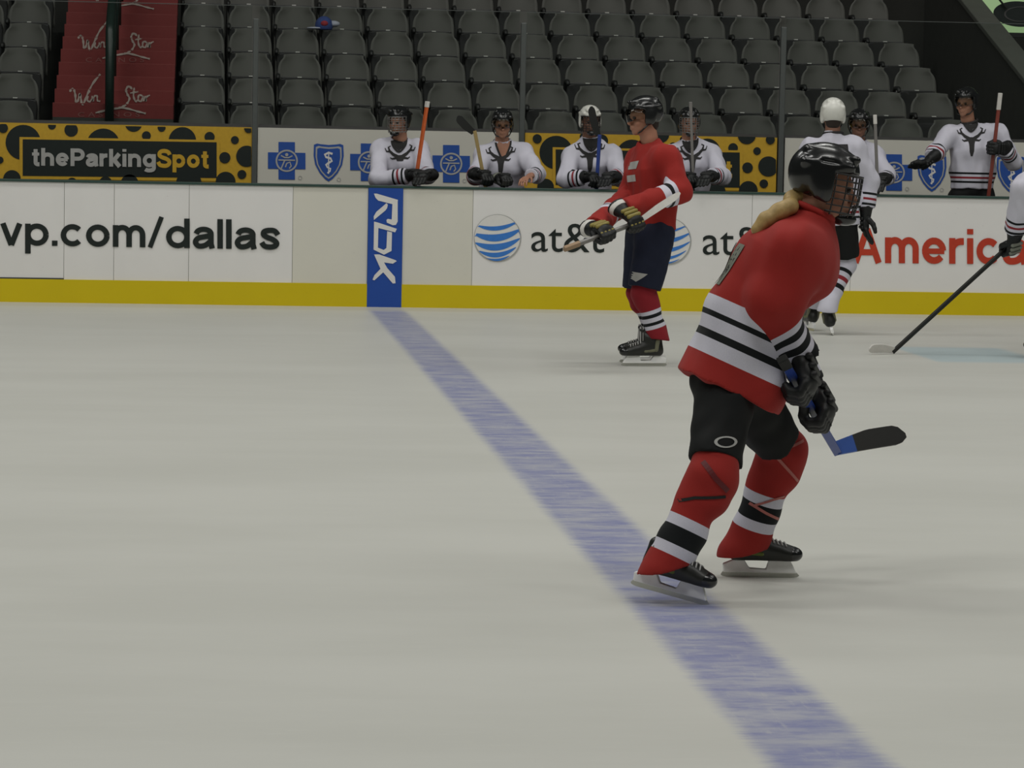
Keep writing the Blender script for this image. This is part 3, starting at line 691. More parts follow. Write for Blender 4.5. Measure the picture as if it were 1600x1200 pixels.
# ================================================================== THE STANDS
YB, DY = 4.2, 0.8                     # depth of the second visible row, row pitch
rows = {}
zB = float(P(319, 159, YB - 0.10)[2]); zE = float(P(320, 41, YB + 3 * DY - 0.10)[2]); RISE = (zE - zB) / 3
XSR = np.mean([float(P(px, py, YB + k * DY)[0]) for k, px, py in ((0, 1460, 165), (1, 1431, 125), (2, 1404, 85), (3, 1376, 48), (4, 1352, 12))])
XSL = np.mean([float(P(px, py, YB + k * DY)[0]) for k, px, py in ((0, 315.5, 145), (1, 316, 105), (2, 317.5, 62), (3, 317.5, 28))])
NS = 16; PITCHX = (XSR - XSL) / (NS - 1)
print('seat pitch', PITCHX, 'rise', RISE, 'zB', zB)
def seat_meshes():
    hw = PITCHX * 0.468
    # backrest: rounded shoulders, hollowed in plan
    nu, nv = 14, 18; H0, H1 = -0.30, 0.235
    mb = MB(); rows_ = []
    for side in (0, 1):
        for j in range(nv + 1):
            v = 1 - (1 - j / nv) ** 1.7; z = H0 + (H1 - H0) * v
            q = max(0.0, (v - 0.62) / 0.38); w = hw * (0.93 + 0.07 * min(1, (1 - v) * 1.6)) * (1 - q ** 3.0) ** (1 / 2.8) if q < 1 else 0.0
            w = max(w, hw * 0.70)
            for i in range(nu + 1):
                u = -1 + 2 * i / nu
                y = -0.055 * u * u + 0.05 * (v - 0.5) + (0.028 if side else 0)
                zz = z + 0.012 * (1 - u * u) * (1 if v > 0.95 else 0)
                mb.v.append((u * w, y, zz))
    n1 = (nu + 1) * (nv + 1); I = lambda s_, i, j: s_ * n1 + j * (nu + 1) + i
    for j in range(nv):
        for i in range(nu):
            mb.f.append((I(0, i, j), I(0, i + 1, j), I(0, i + 1, j + 1), I(0, i, j + 1))); mb.f.append((I(1, i, j), I(1, i, j + 1), I(1, i + 1, j + 1), I(1, i + 1, j)))
    for j in range(nv):
        mb.f.append((I(0, 0, j), I(0, 0, j + 1), I(1, 0, j + 1), I(1, 0, j))); mb.f.append((I(0, nu, j), I(1, nu, j), I(1, nu, j + 1), I(0, nu, j + 1)))
    for i in range(nu):
        mb.f.append((I(0, i, 0), I(1, i, 0), I(1, i + 1, 0), I(0, i + 1, 0))); mb.f.append((I(0, i, nv), I(0, i + 1, nv), I(1, i + 1, nv), I(1, i, nv)))
    mb.mi = [0] * len(mb.f); back = mb.mesh('backrest', smooth=True)
    # seat pan tipped up against the backrest
    mb = MB(); out = []
    for (x, z) in ((-hw * 0.90, -0.02), (-hw * 0.55, 0.0), (hw * 0.55, 0.0), (hw * 0.90, -0.02), (hw * 0.95, -0.10), (hw * 0.86, -0.42), (-hw * 0.86, -0.42), (-hw * 0.95, -0.10)): out.append((x, -0.135, z))
    mb.prism(out, (0, 0.055, 0)); pan = mb.mesh('seat_pan', bevel=0.014)
    mb = MB(); mb.box((-hw * 0.84, -0.137, -0.012), (hw * 0.84, -0.083, 0.003)); rim = mb.mesh('pan_rim', bevel=0.003)
    mb = MB(); mb.box((-0.022, -0.142, -0.004), (0.022, -0.10, 0.006)); glint = mb.mesh('edge_glint')  # small bright block put in as the glint on the tipped pan's edge
    mb = MB(); x = PITCHX / 2 - 0.024
    mb.tube([(-x, 0.03, -0.62), (-x, -0.02, -0.20), (-x, -0.05, -0.02), (-x, -0.10, 0.02), (-x, -0.26, 0.015), (-x, -0.30, -0.02)], [0.022, 0.022, 0.02, 0.02, 0.024, 0.018], 8)
    arm = mb.mesh('armrest', smooth=True)
    return back, pan, rim, glint, arm
sm = seat_meshes()
NUM = ['first', 'second', 'third', 'fourth', 'fifth', 'sixth', 'seventh', 'eighth', 'ninth', 'tenth', 'eleventh', 'twelfth', 'thirteenth', 'fourteenth', 'fifteenth', 'sixteenth']
seat0 = None
def copy_tree(o, parent=None):
    c = o.copy(); C.objects.link(c)
    if parent: c.parent = parent
    for ch in list(o.children): copy_tree(ch, c)
    return c
def add_seat(x, y, z, label):
    global seat0
    if seat0 is None:
        seat0 = empty('stadium_seat', (x, y, z))
        obj('backrest', sm[0], M['seat_grey'], seat0)
        p_ = obj('seat_pan', sm[1], M['seat_dark'], seat0); obj('pan_rim', sm[2], M['seat_metal'], p_); obj('edge_glint', sm[3], M['glint'], p_, 'small pale piece for the glint on the front edge')
        obj('armrest', sm[4], M['seat_dark'], seat0); s_ = seat0
    else:
        s_ = copy_tree(seat0); s_.location = (x, y, z)
    tag(s_, label, 'seat', 'grey tip-up seats in the stands')
    return s_
ROWN = ['lowest', 'second lowest', 'third lowest', 'fourth lowest', 'fifth lowest', 'sixth lowest']
for r in range(-1, 5):
    y = YB + r * DY; z = zB + r * RISE
    for i in range(NS):
        if r == 4 and i < 1: pass
        if i < 8: w = f'{NUM[i]} right of the red stairs' if i else 'beside the red stairs'
        else: w = f'{NUM[NS - 1 - i]} left of the dark stairs' if i < NS - 1 else 'beside the dark stairs'
        add_seat(XSL + i * PITCHX, y, z, f'empty grey seat, {ROWN[r + 1]} row, {w}')
    xl = float(P(40, 60 if r < 3 else 20, YB + 2 * DY)[0])
    for i in range(2):
        add_seat(xl - i * PITCHX, y, z, f'empty grey seat, {ROWN[r + 1]} row, {"first" if i == 0 else "second"} left of the red stairs')
# terrace under the seats
mb = MB()
XT0, XT1 = float(P(-250, 60, YB)[0]), XSR + 0.30
for r in range(-1, 6):
    y = YB + r * DY; z = zB + r * RISE - 0.62
    mb.box((XT0, y - 0.40, 0.0), (XT1, y + DY - 0.40, z))
tag(obj('floor_terrace', mb.mesh('floor_terrace'), M['concrete']), kind='structure')
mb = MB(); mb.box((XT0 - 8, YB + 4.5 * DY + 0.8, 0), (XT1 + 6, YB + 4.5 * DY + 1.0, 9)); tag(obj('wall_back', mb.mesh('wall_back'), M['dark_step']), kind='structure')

# --- red stairs with printed risers, two steps to a row
ST = empty('aisle_stairs', (0, 0, 0), 'red stairs with cream script print on the risers between the seat blocks', 'stairs')
sx0 = float(P(82, 183, 3.0)[0]); sx1 = float(P(270.5, 183, 3.0)[0])
ys0 = 3.0; zs0 = float(P(175, 184.5, ys0)[2]); SR, SD = RISE / 2, DY / 2
mb = MB()
mb.box((sx0, ys0 - 0.0, 0.0), (sx1, ys0 + 0.6, zs0)); mb.box((sx0, ys0 - 0.2, 0.0), (sx1, ys0, zs0 - 0.25))
NSTEP = 12
step_y = []
for k in range(NSTEP):
    y = ys0 + k * SD; step_y.append(y)
    m2 = MB(); m2.box((sx0, y, zs0 + k * SR), (sx1, y + SD + 0.5 if k < NSTEP - 1 else y + SD, zs0 + (k + 1) * SR - 0.004)); obj('step', m2.mesh('step'), M['stair_red'], ST)
    m2 = MB(); m2.box((sx0, y + 0.004, zs0 + (k + 1) * SR - 0.004), (sx1, y + 0.05, zs0 + (k + 1) * SR)); obj('nosing', m2.mesh('nosing'), M['stair_edge'], ST)
obj('base', mb.mesh('base'), M['concrete'], ST, 'grey concrete base under the lowest step')
def on_risers(u, v):                  # photo position -> the riser that shows there
    py = -v; best = None
    for k in range(NSTEP):
        p = P(u, py, step_y[k] - 0.004)
        if p[2] < zs0 + (k + 1) * SR: best = p; break
    return best if best is not None else P(u, py, step_y[-1] - 0.004)
def script(ox, oy, s):
    A = lambda pts: [(ox + x * s, -(oy + y * s)) for x, y in pts]
    fl = Flat()
    def cur(pts, w):
        out = crom(pts)
        fl.stroke(A(out), [w * s * (0.7 + 0.5 * math.sin(i * 0.5) ** 2) for i in range(len(out))])
    cur([(0, 6), (3, 2), (6, 3), (8, 10), (9, 20), (12, 19), (15, 9), (16, 14), (18, 24), (21, 22), (26, 10), (34, -6), (45, -20)], 3.0)   # W with a long flick
    cur([(27, 12), (26, 18), (29, 21), (32, 17)], 2.4); fl.disc(A([(29, 6)])[0], 1.5 * s, 8)                                              # i
    cur([(33, 12), (34, 20), (36, 13), (40, 12), (41, 19), (45, 20)], 2.4)                                                              # n
    cur([(92, 2), (87, -2), (83, 3), (85, 10), (88, 16), (84, 24), (78, 28), (72, 30)], 3.0)                                             # S
    cur([(95, 0), (94, 12), (97, 20), (100, 18)], 2.6); cur([(89, 8), (101, 6)], 2.0)                                                    # t
    cur([(107, 12), (102, 11), (101, 18), (105, 20), (108, 13), (109, 20)], 2.4)                                                        # a
    cur([(111, 12), (112, 20), (113, 14), (118, 11)], 2.4)                                                                              # r
    cur([(38, 37), (60, 32), (80, 30), (100, 35), (112, 38)], 2.6)                                                                      # swash
    return fl
for (ox, oy, s) in ((122, 54, 1.0), (109, 137, 1.06), (134, -22, 0.95)):
    fl = script(ox, oy, s); fl.place('lettering', on_risers, M['stair_ink'], ST, 'cream script lettering')
    if oy > 0:
        fl = Flat().text('C A S I N O S', (ox + 12 * s, ox + 103 * s, -(oy + 36.0 * s), -(oy + 43 * s)), 0.0); fl.place('lettering', on_risers, M['stair_pale'], ST)
# handrail up the middle of the red stairs
HR = empty('handrail', tuple(P(174, 184, 3.3)), 'dark green handrail up the middle of the red stairs', 'handrail')
xh = float(P(172.5, 150, 3.2)[0]); mb = MB()
rz = lambda y: zs0 + (y - ys0) / SD * SR
mb.tube([(xh, 2.93, zs0 - 0.25), (xh, 2.93, rz(3.1) + 0.80), (xh, 3.0, rz(3.0) + 0.88), (xh, 3.2, rz(3.2) + 0.94), (xh, 7.2, rz(7.2) + 0.94), (xh, 7.3, rz(7.3) + 0.86), (xh, 7.3, rz(7.3))], 0.045, 10)
o = obj('rail', mb.mesh('rail', smooth=True), M['rail_green']); pin(o, HR)
for y in (3.9, 4.7, 5.5, 6.3):
    mb = MB(); mb.tube([(xh, y, zs0 + (int((y - ys0) / SD + 1e-6) + 1) * SR), (xh, y, rz(y) + 0.93)], 0.036, 8); o = obj('post', mb.mesh('post', smooth=True), M['rail_green']); pin(o, HR)
for y0 in (3.1,):
    mb = MB(); mb.tube([(xh, 3.1, rz(3.1) + 0.45), (xh, 7.3, rz(7.3) + 0.45)], 0.03, 8); o = obj('middle_rail', mb.mesh('middle_rail', smooth=True), M['rail_green']); pin(o, HR)

# --- dark stairs, sloping wall and lit sign at the right end
XWALL = float(P(1600, 119, 3.2)[0]) - 0.03
DS = empty('aisle_stairs', (XSR + 0.9, 3.0, 0), 'dark unlit concrete stairs at the right end of the seat rows', 'stairs')
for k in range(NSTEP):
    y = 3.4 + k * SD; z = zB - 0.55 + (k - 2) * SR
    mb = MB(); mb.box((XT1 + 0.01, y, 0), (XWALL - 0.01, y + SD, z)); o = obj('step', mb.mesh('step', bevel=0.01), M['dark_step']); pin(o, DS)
pa, pb = P(1600, 119, 3.2), None
XW = float(pa[0]); yf = 3.2
for _ in range(60):
    yf += 0.05
    if P(1506, 0, yf)[0] > XW: break
pb = P(1506, 0, yf)
sl_ = (pb[2] - pa[2]) / (pb[1] - pa[1]); za = lambda y: pa[2] + (y - pa[1]) * sl_
mb = MB()
mb.prism([(XW, 2.6, 0), (XW, 7.6, 0), (XW, 7.6, za(7.6) - 0.06), (XW, 2.6, za(2.6) - 0.06)], (0.20, 0, 0))
tag(obj('wall_right', mb.mesh('wall_right'), M['concrete']), kind='structure')
mb = MB(); mb.prism([(XW - 0.02, 2.58, za(2.58) - 0.06), (XW - 0.02, 7.62, za(7.62) - 0.06), (XW - 0.02, 7.62, za(7.62)), (XW - 0.02, 2.58, za(2.58))], (0.24, 0, 0))
tag(obj('trim_wall_cap', mb.mesh('trim_wall_cap', bevel=0.01), M['concrete_pale']), kind='structure')
sg = empty('lit_sign', tuple(P(1590, 53, 6.0)), 'pale green backlit sign with a dark oval at the top right corner', 'sign')
ql = lambda u, v: P(u, -v, 6.0)
a_, b_ = P(1505, -45, 6.0), P(1690, 53.5, 6.0)
mb = MB(); mb.box((a_[0], 6.0, b_[2]), (b_[0], 6.12, a_[2])); o = obj('panel', mb.mesh('panel'), M['sign_green']); pin(o, sg)
mb = MB(); mb.box((a_[0] - 0.03, 5.985, b_[2] - 0.05), (b_[0] + 0.03, 6.10, b_[2])); o = obj('frame', mb.mesh('frame'), M['seat_dark']); pin(o, sg)
fl = Flat().disc((1592, -22), 40, 40, 20); fl.v = [(u, v - (u - 1592) * 0.05) for u, v in fl.v]; o = fl.place('oval_emblem', lambda u, v: P(u, -v, 5.99), M['ink_black'], None, 'dark oval emblem'); pin(o, sg)
fl = Flat().ring((0, 0), 0.66, 0.74, 40); fl.v = [(1594 + u * 34, -(22) + v * 16) for u, v in fl.v]; o = fl.place('oval_emblem', lambda u, v: P(u, -v, 5.985), M['seat_metal']); pin(o, sg)
mb = MB(); mb.tube([P(1556, -8, 5.95), P(1573, 14, 5.95)], 0.012, 6); o = obj('cable', mb.mesh('cable'), M['seat_dark']); pin(o, sg)

# --- blue cap left on a seat back
ccx = P(506, 50, YB + 2 * DY)
CAPO = empty('cap', (ccx[0], YB + 2 * DY - 0.02, zB + 2 * RISE + 0.29), 'blue and white cap left on top of a grey seat back', 'cap')
dome = cut(ell((0, 0, 0), (0.095, 0.11, 0.10)), (0, 0, -0.045), (0, 0, -1))
brim = cut(ell((-0.10, -0.03, -0.03), (0.085, 0.09, 0.014)), (0, 0, -0.06), (0, 0, -1))
obj('crown', mesh_sdf('crown', dome, 0.008), M['cloth_blue'], CAPO); obj('brim', mesh_sdf('brim', brim, 0.006), M['cloth_pale'], CAPO, 'pale brim')
fl_ = ell((0.10, 0.0, 0.02), (0.07, 0.05, 0.035)); obj('back_panel', mesh_sdf('back_panel', fl_, 0.008), M['cloth_pale'], CAPO, 'pale back panel')
obj('badge', mesh_sdf('badge', ell((0.0, -0.10, 0.02), (0.04, 0.02, 0.03)), 0.006), M['cloth_red'], CAPO, 'small red badge')

# ================================================================== PEOPLE
# ---- shared kit, built once in local axes (x right, y forward, z up)
def head_solid():
    p = [ell((0, -.012, .035), (.075, .096, .084)), ell((0, .028, -.045), (.056, .058, .062)), ell((0, .066, -.086), (.026, .022, .020)),
         ell((0, .078, .030), (.044, .016, .013)), ell((.040, .056, -.020), (.026, .026, .026)), ell((-.040, .056, -.020), (.026, .026, .026)),
         rc((0, .086, .012), (0, .106, -.022), .009, .014), ell((0, .091, -.048), (.022, .010, .007)), ell((0, .089, -.061), (.020, .010, .008)),
         ell((.076, -.006, -.006), (.011, .024, .032)), ell((-.076, -.006, -.006), (.011, .024, .032)), rc((0, -.02, -.03), (0, -.03, -.13), .056, .060)]
    h = su(p, .016)
    for s_ in (1, -1): h = sub(h, ell((s_ * .031, .094, .010), (.016, .014, .011)), .01)
    return sub(h, ell((0, .101, -.0545), (.020, .010, .0022)), .003)
HEAD = head_solid()
def helmet_solid():
    o = su([ell((0, -.012, .052), (.097, .121, .098)), ell((0, -.055, .030), (.092, .080, .090)), ell((.083, -.012, -.008), (.020, .045, .052)), ell((-.083, -.012, -.008), (.020, .045, .052))], .02)
    for x in (-.045, .0, .045): o = su([o, rc((x, .085, .105), (x * .9, -.085, .115), .014, .016)], .012)
    for x in (-.07, .07): o = su([o, rc((x, .07, .075), (x * 1.05, -.09, .07), .014, .018)], .012)
    o = sub(o, ell((0, -.010, .028), (.085, .108, .092)), .004)
    front = S(lambda Q: np.maximum(Q[:, 2] - (.052 - .10 * np.maximum(0, .045 - Q[:, 1])), .02 - Q[:, 1]), (-1, -1, -1), (1, 1, 1))
    o = sub(o, front, .008)
    for x in (-.0225, .0225):
        for y in (.055, 0.0, -.055): o = sub(o, rc((x, y + .018, .158), (x, y - .018, .158), .008, .008), .003)
    for x in (-.096, .096): o = sub(o, rc((x, .03, .085), (x, -.035, .085), .010, .010), .003)
    return cut(o, (0, 0, -.058), (0, -.25, -1))
HELM = mesh_sdf('helmet', helmet_solid(), .005)
def cage_mesh():
    mb = MB(); r = .0028
    def pt(a, z):                     # a: angle from straight ahead
        z = z * .96; k = 1 - .10 * max(0, -z - .03) / .08
        return (math.sin(a) * .093 * k, -.012 + math.cos(a) * .136 * k - .10 * max(0, .02 + z) * .25, z)
    for z in (.052, .030, .008, -.014, -.038, -.062, -.086): mb.tube([pt(a, z) for a in np.linspace(-1.45, 1.45, 15)], r * (1.5 if z in (.052, -.086) else 1), 6)
    for a in np.linspace(-1.3, 1.3, 9): mb.tube([pt(a, z) for z in np.linspace(.052, -.098, 8)], r, 6)
    return mb.mesh('face_cage', smooth=True)
CAGE = cage_mesh()
CHIN = mesh_sdf('chin_cup', sub(ell((0, .075, -.098), (.040, .052, .026)), ell((0, .062, -.082), (.032, .045, .022))), .004)
def visor_mesh():
    mb = MB(); n = 16; vs = []
    for z, k in ((.060, 1.0), (.02, 1.02), (-.028, .97)):
        for i in range(n + 1):
            a = -1.25 + 2.5 * i / n; vs.append((math.sin(a) * .101 * k, -.012 + math.cos(a) * .134 * k, z + (0.012 * abs(a) if z < 0 else 0)))
    mb.add(vs, [(r_ * (n + 1) + i, r_ * (n + 1) + i + 1, (r_ + 1) * (n + 1) + i + 1, (r_ + 1) * (n + 1) + i) for r_ in range(2) for i in range(n)])
    me = mb.mesh('visor', smooth=True)
    bm = bmesh.new(); bm.from_mesh(me); bmesh.ops.solidify(bm, geom=bm.faces, thickness=.003); bm.to_mesh(me); bm.free(); return me
VISOR = visor_mesh()
HAIR = mesh_sdf('hair', cut(cut(sub(su([ell((0, -.020, .025), (.082, .098, .088)), ell((0, -.060, -.045), (.058, .040, .045))], .02), ell((0, .045, -.02), (.09, .075, .09)), .01), (0, .035, 0), (0, 1, -.15)), (0, 0, -.10), (0, 0, -1)), .006)
EYE = me_from('eye', *(lambda bm: ([v.co[:] for v in bm.verts], [[v.index for v in f.verts] for f in bm.faces]))((lambda b: (bmesh.ops.create_uvsphere(b, u_segments=12, v_segments=8, radius=.0125), b.verts.index_update(), b)[2])(bmesh.new())), smooth=True)

def glove_solid(curl, s_):
    """hand closed round a shaft lying along x through the origin; y = forearm direction, z = back of the hand; s_ = thumb side"""
    ps = [rc((0, -.055, .034), (0, .022, .036), .030, .030, (1, 0, 0), 1.55), ell((0, -.01, .050), (.050, .050, .016))]
    lens = {(-.039): 1.0, (-.013): 1.08, .013: 1.04, .039: .90}
    for i, (x, l) in enumerate(lens.items()):
        x = x * s_; c = curl
        a = V(x, .032, .034); d1 = nrm((0, 1, -.9 * c - .1)); b = a + d1 * .040 * l
        d2 = nrm((0, 1 - 1.55 * c, -1.0 * c - .12)); c_ = b + d2 * .034 * l
        d3 = nrm((0, 1 - 2.1 * c, -.25 * c - .12)); e = c_ + d3 * .026 * l
        ps += [su([rc(a, b, .0155, .0150), rc(b, c_, .0150, .0140), rc(c_, e, .0138, .0125)], .006)]
    fingers = ps[2:]
    t0 = V(-.046 * s_, -.040, .016); t1 = V(-.056 * s_, -.008, -.012); t2 = V(-.038 * s_, .018, -.032); t3 = V(-.016 * s_, .026, -.036)
    if curl < .6: t2 = V(-.066 * s_, .020, -.020); t3 = V(-.066 * s_, .046, -.026)
    thumb = su([rc(t0, t1, .021, .018), rc(t1, t2, .018, .016), rc(t2, t3, .016, .014)], .006)
    cuff = cut(rc((0, -.075, .030), (0, -.170, .026), .040, .056, (1, 0, 0), 1.3), (0, -.160, 0), (0, -1, 0))
    return su(ps[:2] + fingers + [thumb, cuff], .007)
def glove_pads(s_):
    ps = [rc((-.036, y, z), (.036, y, z), .013, .013) for y, z in ((-.050, .064), (-.018, .066), (.012, .062))]
    for x in (-.039, -.013, .013, .039): ps.append(ell((x * s_, .049, .0245), (.012, .012, .012), None))
    return su(ps, .003)
def glove_band(s_): return cut(cut(rc((0, -.075, .030), (0, -.170, .026), .0415, .0575, (1, 0, 0), 1.3), (0, -.145, 0), (0, -1, 0)), (0, -.108, 0), (0, 1, 0))
GL = {}
for s_ in (1, -1):
    GL[s_] = (mesh_sdf('glove', glove_solid(1.0, s_), .0055), mesh_sdf('glove_pad', glove_pads(s_), .005), mesh_sdf('cuff_band', glove_band(s_), .006))
GLO = {s_: mesh_sdf('glove', glove_solid(.28, s_), .0055) for s_ in (1, -1)}

def skate_parts():
    boot = su([rc((0, -.030, .135), (0, -.036, .180), .046, .046), rc((0, -.055, .108), (0, .120, .100), .043, .036), ell((0, .150, .098), (.042, .050, .033)), rc((0, -.080, .10), (0, -.078, .185), .022, .016), rc((0, .01, .14), (0, .008, .19), .042, .042), rc((0, .03, .13), (0, .09, .115), .040, .036)], .03)
    boot = cut(boot, (0, 0, .072), (0, 0, -1))
    boot = su([boot, rc((0, .015, .18), (0, .045, .245), .026, .020, (1, 0, 0), 1.3)], .02)
    toe = cut(ell((0, .150, .098), (.0435, .052, .0345)), (0, .142, 0), (0, -1, 0)); toe = cut(toe, (0, 0, .071), (0, 0, -1))
    patch = su([rc((s_ * .036, .03, .105), (s_ * .036, -.03, .112), .013, .016) for s_ in (1, -1)], .002)
    quarter = su([rc((s_ * .037, -.045, .115), (s_ * .038, -.055, .175), .018, .016) for s_ in (1, -1)], .002)
    mb = MB(); out = [(-.125, .020), (-.128, .055), (-.085, .073), (-.040, .073), (-.018, .040), (.050, .036), (.062, .073), (.150, .073), (.162, .052), (.178, .020)]
    mb.prism([(-.013, y, z) for y, z in out], (.026, 0, 0)); hold = mb.mesh('blade_holder', bevel=.004)
    mb = MB(); out = [(-.135, .010), (-.128, .022), (.178, .022), (.190, .010), (.180, .003), (.150, 0), (-.110, 0), (-.130, .004)]
    mb.prism([(-.002, y, z) for y, z in out], (.004, 0, 0)); run = mb.mesh('runner')
    bme = mesh_sdf('skate', boot, .0055)
    bv = BVHTree.FromPolygons([v.co[:] for v in bme.vertices], [tuple(q.vertices) for q in bme.polygons])
    mb = MB()
    for i in range(6):
        y = .038 + .017 * i; pts = []
        for x in np.linspace(-.030, .030, 7):
            h = bv.ray_cast(Vector((x, y + .25 * abs(x), .5)), Vector((0, 0, -1)))
            if h[0] is not None: pts.append(V(*h[0]) + V(0, 0, .0035))
        if len(pts) > 2: mb.tube(pts, .0034, 5)
    lace = mb.mesh('laces', smooth=True)
    return (bme, mesh_sdf('toe_cap', toe, .005), mesh_sdf('side_patch', patch, .005), mesh_sdf('quarter_panel', quarter, .005), hold, run, lace)
SK = skate_parts()

def kid(name, me, mat, parent, Mx=None, label=None):
    """a part; material set on the object so that the mesh can be shared"""
    o = bpy.data.objects.new(name, me); C.objects.link(o)
    if not len(me.materials): me.materials.append(None)
    o.material_slots[0].link = 'OBJECT'; o.material_slots[0].material = mat
    if parent: o.parent = parent
    if Mx is not None: o.matrix_local = Mx
    if label: o['label'] = label
    return o

def hockey_stick(label, butt, heel, tip, shaft_mat, blade_mat, tape=None, tape_len=.16, heel_mat=None, bh=.062, lie_up=None, r=(.0155, .0105), lower=None):
    butt, heel, tip = (np.asarray(q, float) for q in (butt, heel, tip))
    e = empty('hockey_stick', tuple(heel), label, 'hockey stick')
    d = nrm(heel - butt); bd = nrm(tip - heel); nn = nrm(np.cross(bd, d)); upv = nrm(np.cross(nn, bd))
    if upv @ d > 0: upv = -upv; nn = -nn
    if lie_up is not None: upv = nrm(np.asarray(lie_up, float) - bd * (np.asarray(lie_up, float) @ bd)); nn_b = nrm(np.cross(bd, upv))
    else: nn_b = nn
    w = nrm(np.cross(nn, d))
    def bar(a, b, m, nm, k=1.0, lab=None):
        mb = MB(); mb.prism([a + w * r[0] * k * i + nn * r[1] * k * j for i, j in ((-1, -1), (1, -1), (1, 1), (-1, 1))], b - a)
        o = obj(nm, mb.mesh(nm, bevel=.004), m, None, lab); pin(o, e); return o
    L = np.linalg.norm(heel - butt)
    if lower is not None: mid = butt + d * L * lower[0]; bar(butt, mid, shaft_mat, 'shaft'); bar(mid, heel + d * .01, lower[1], 'shaft', 1.0, lower[2])
    else: bar(butt, heel + d * .01, shaft_mat, 'shaft')
    if tape: bar(butt - d * .004, butt + d * tape_len, tape, 'grip_tape', 1.18, 'taped upper end')
    n = 12; BL = np.linalg.norm(tip - heel); top, bot = [], []
    for i in range(n + 1):
        t = i / n; c = heel + bd * BL * t + nn_b * (-.030 * t * t)
        h1 = bh * (.62 + .38 * min(1, t * 2.2)); h0 = -.012
        if t > .78: q = (t - .78) / .22; h1 = h1 - (h1 - .02) * q ** 3 * .85; h0 = h0 + .022 * q ** 3
        top.append(c + upv * h1); bot.append(c + upv * h0)
    def blade(i0, i1, m, nm, th, lab=None):
        o_ = bot[i0:i1 + 1] + top[i0:i1 + 1][::-1]
        mb = MB(); k = len(o_); m_ = i1 - i0 + 1
        vs = [q + nn_b * th for q in o_] + [q - nn_b * th for q in o_]; fs = []
        for i in range(m_ - 1):
            fs += [(i, i + 1, k - 2 - i, k - 1 - i), (k + i, k + k - 1 - i, k + k - 2 - i, k + i + 1)]
        fs += [(i, k + i, k + (i + 1) % k, (i + 1) % k) for i in range(k)]
        mb.add(vs, fs); o = obj(nm, mb.mesh(nm), m, None, lab); pin(o, e); return o
    if heel_mat: blade(0, 3, heel_mat, 'blade_heel', .007); blade(3, n, blade_mat, 'blade', .006)
    else: blade(0, n, blade_mat, 'blade', .006)
    return e

CREST = Flat()
CW = .85
CREST.poly([(-.045, .030), (-.015, .045), (.015, .045), (.045, .030), (.030, -.020), (.024, -.085), (.010, -.13), (-.010, -.13), (-.024, -.085), (-.030, -.020)])
for s_ in (1, -1):
    CREST.stroke([(s_ * .025, .03), (s_ * .075, .055), (s_ * .11, .085), (s_ * .125, .12), (s_ * .10, .13)], [.034, .026, .018, .010])
    CREST.stroke([(s_ * .105, .08), (s_ * .145, .085), (s_ * .16, .115)], [.018, .008]); CREST.stroke([(s_ * .035, .02), (s_ * .085, .012), (s_ * .105, .025)], [.022, .008])

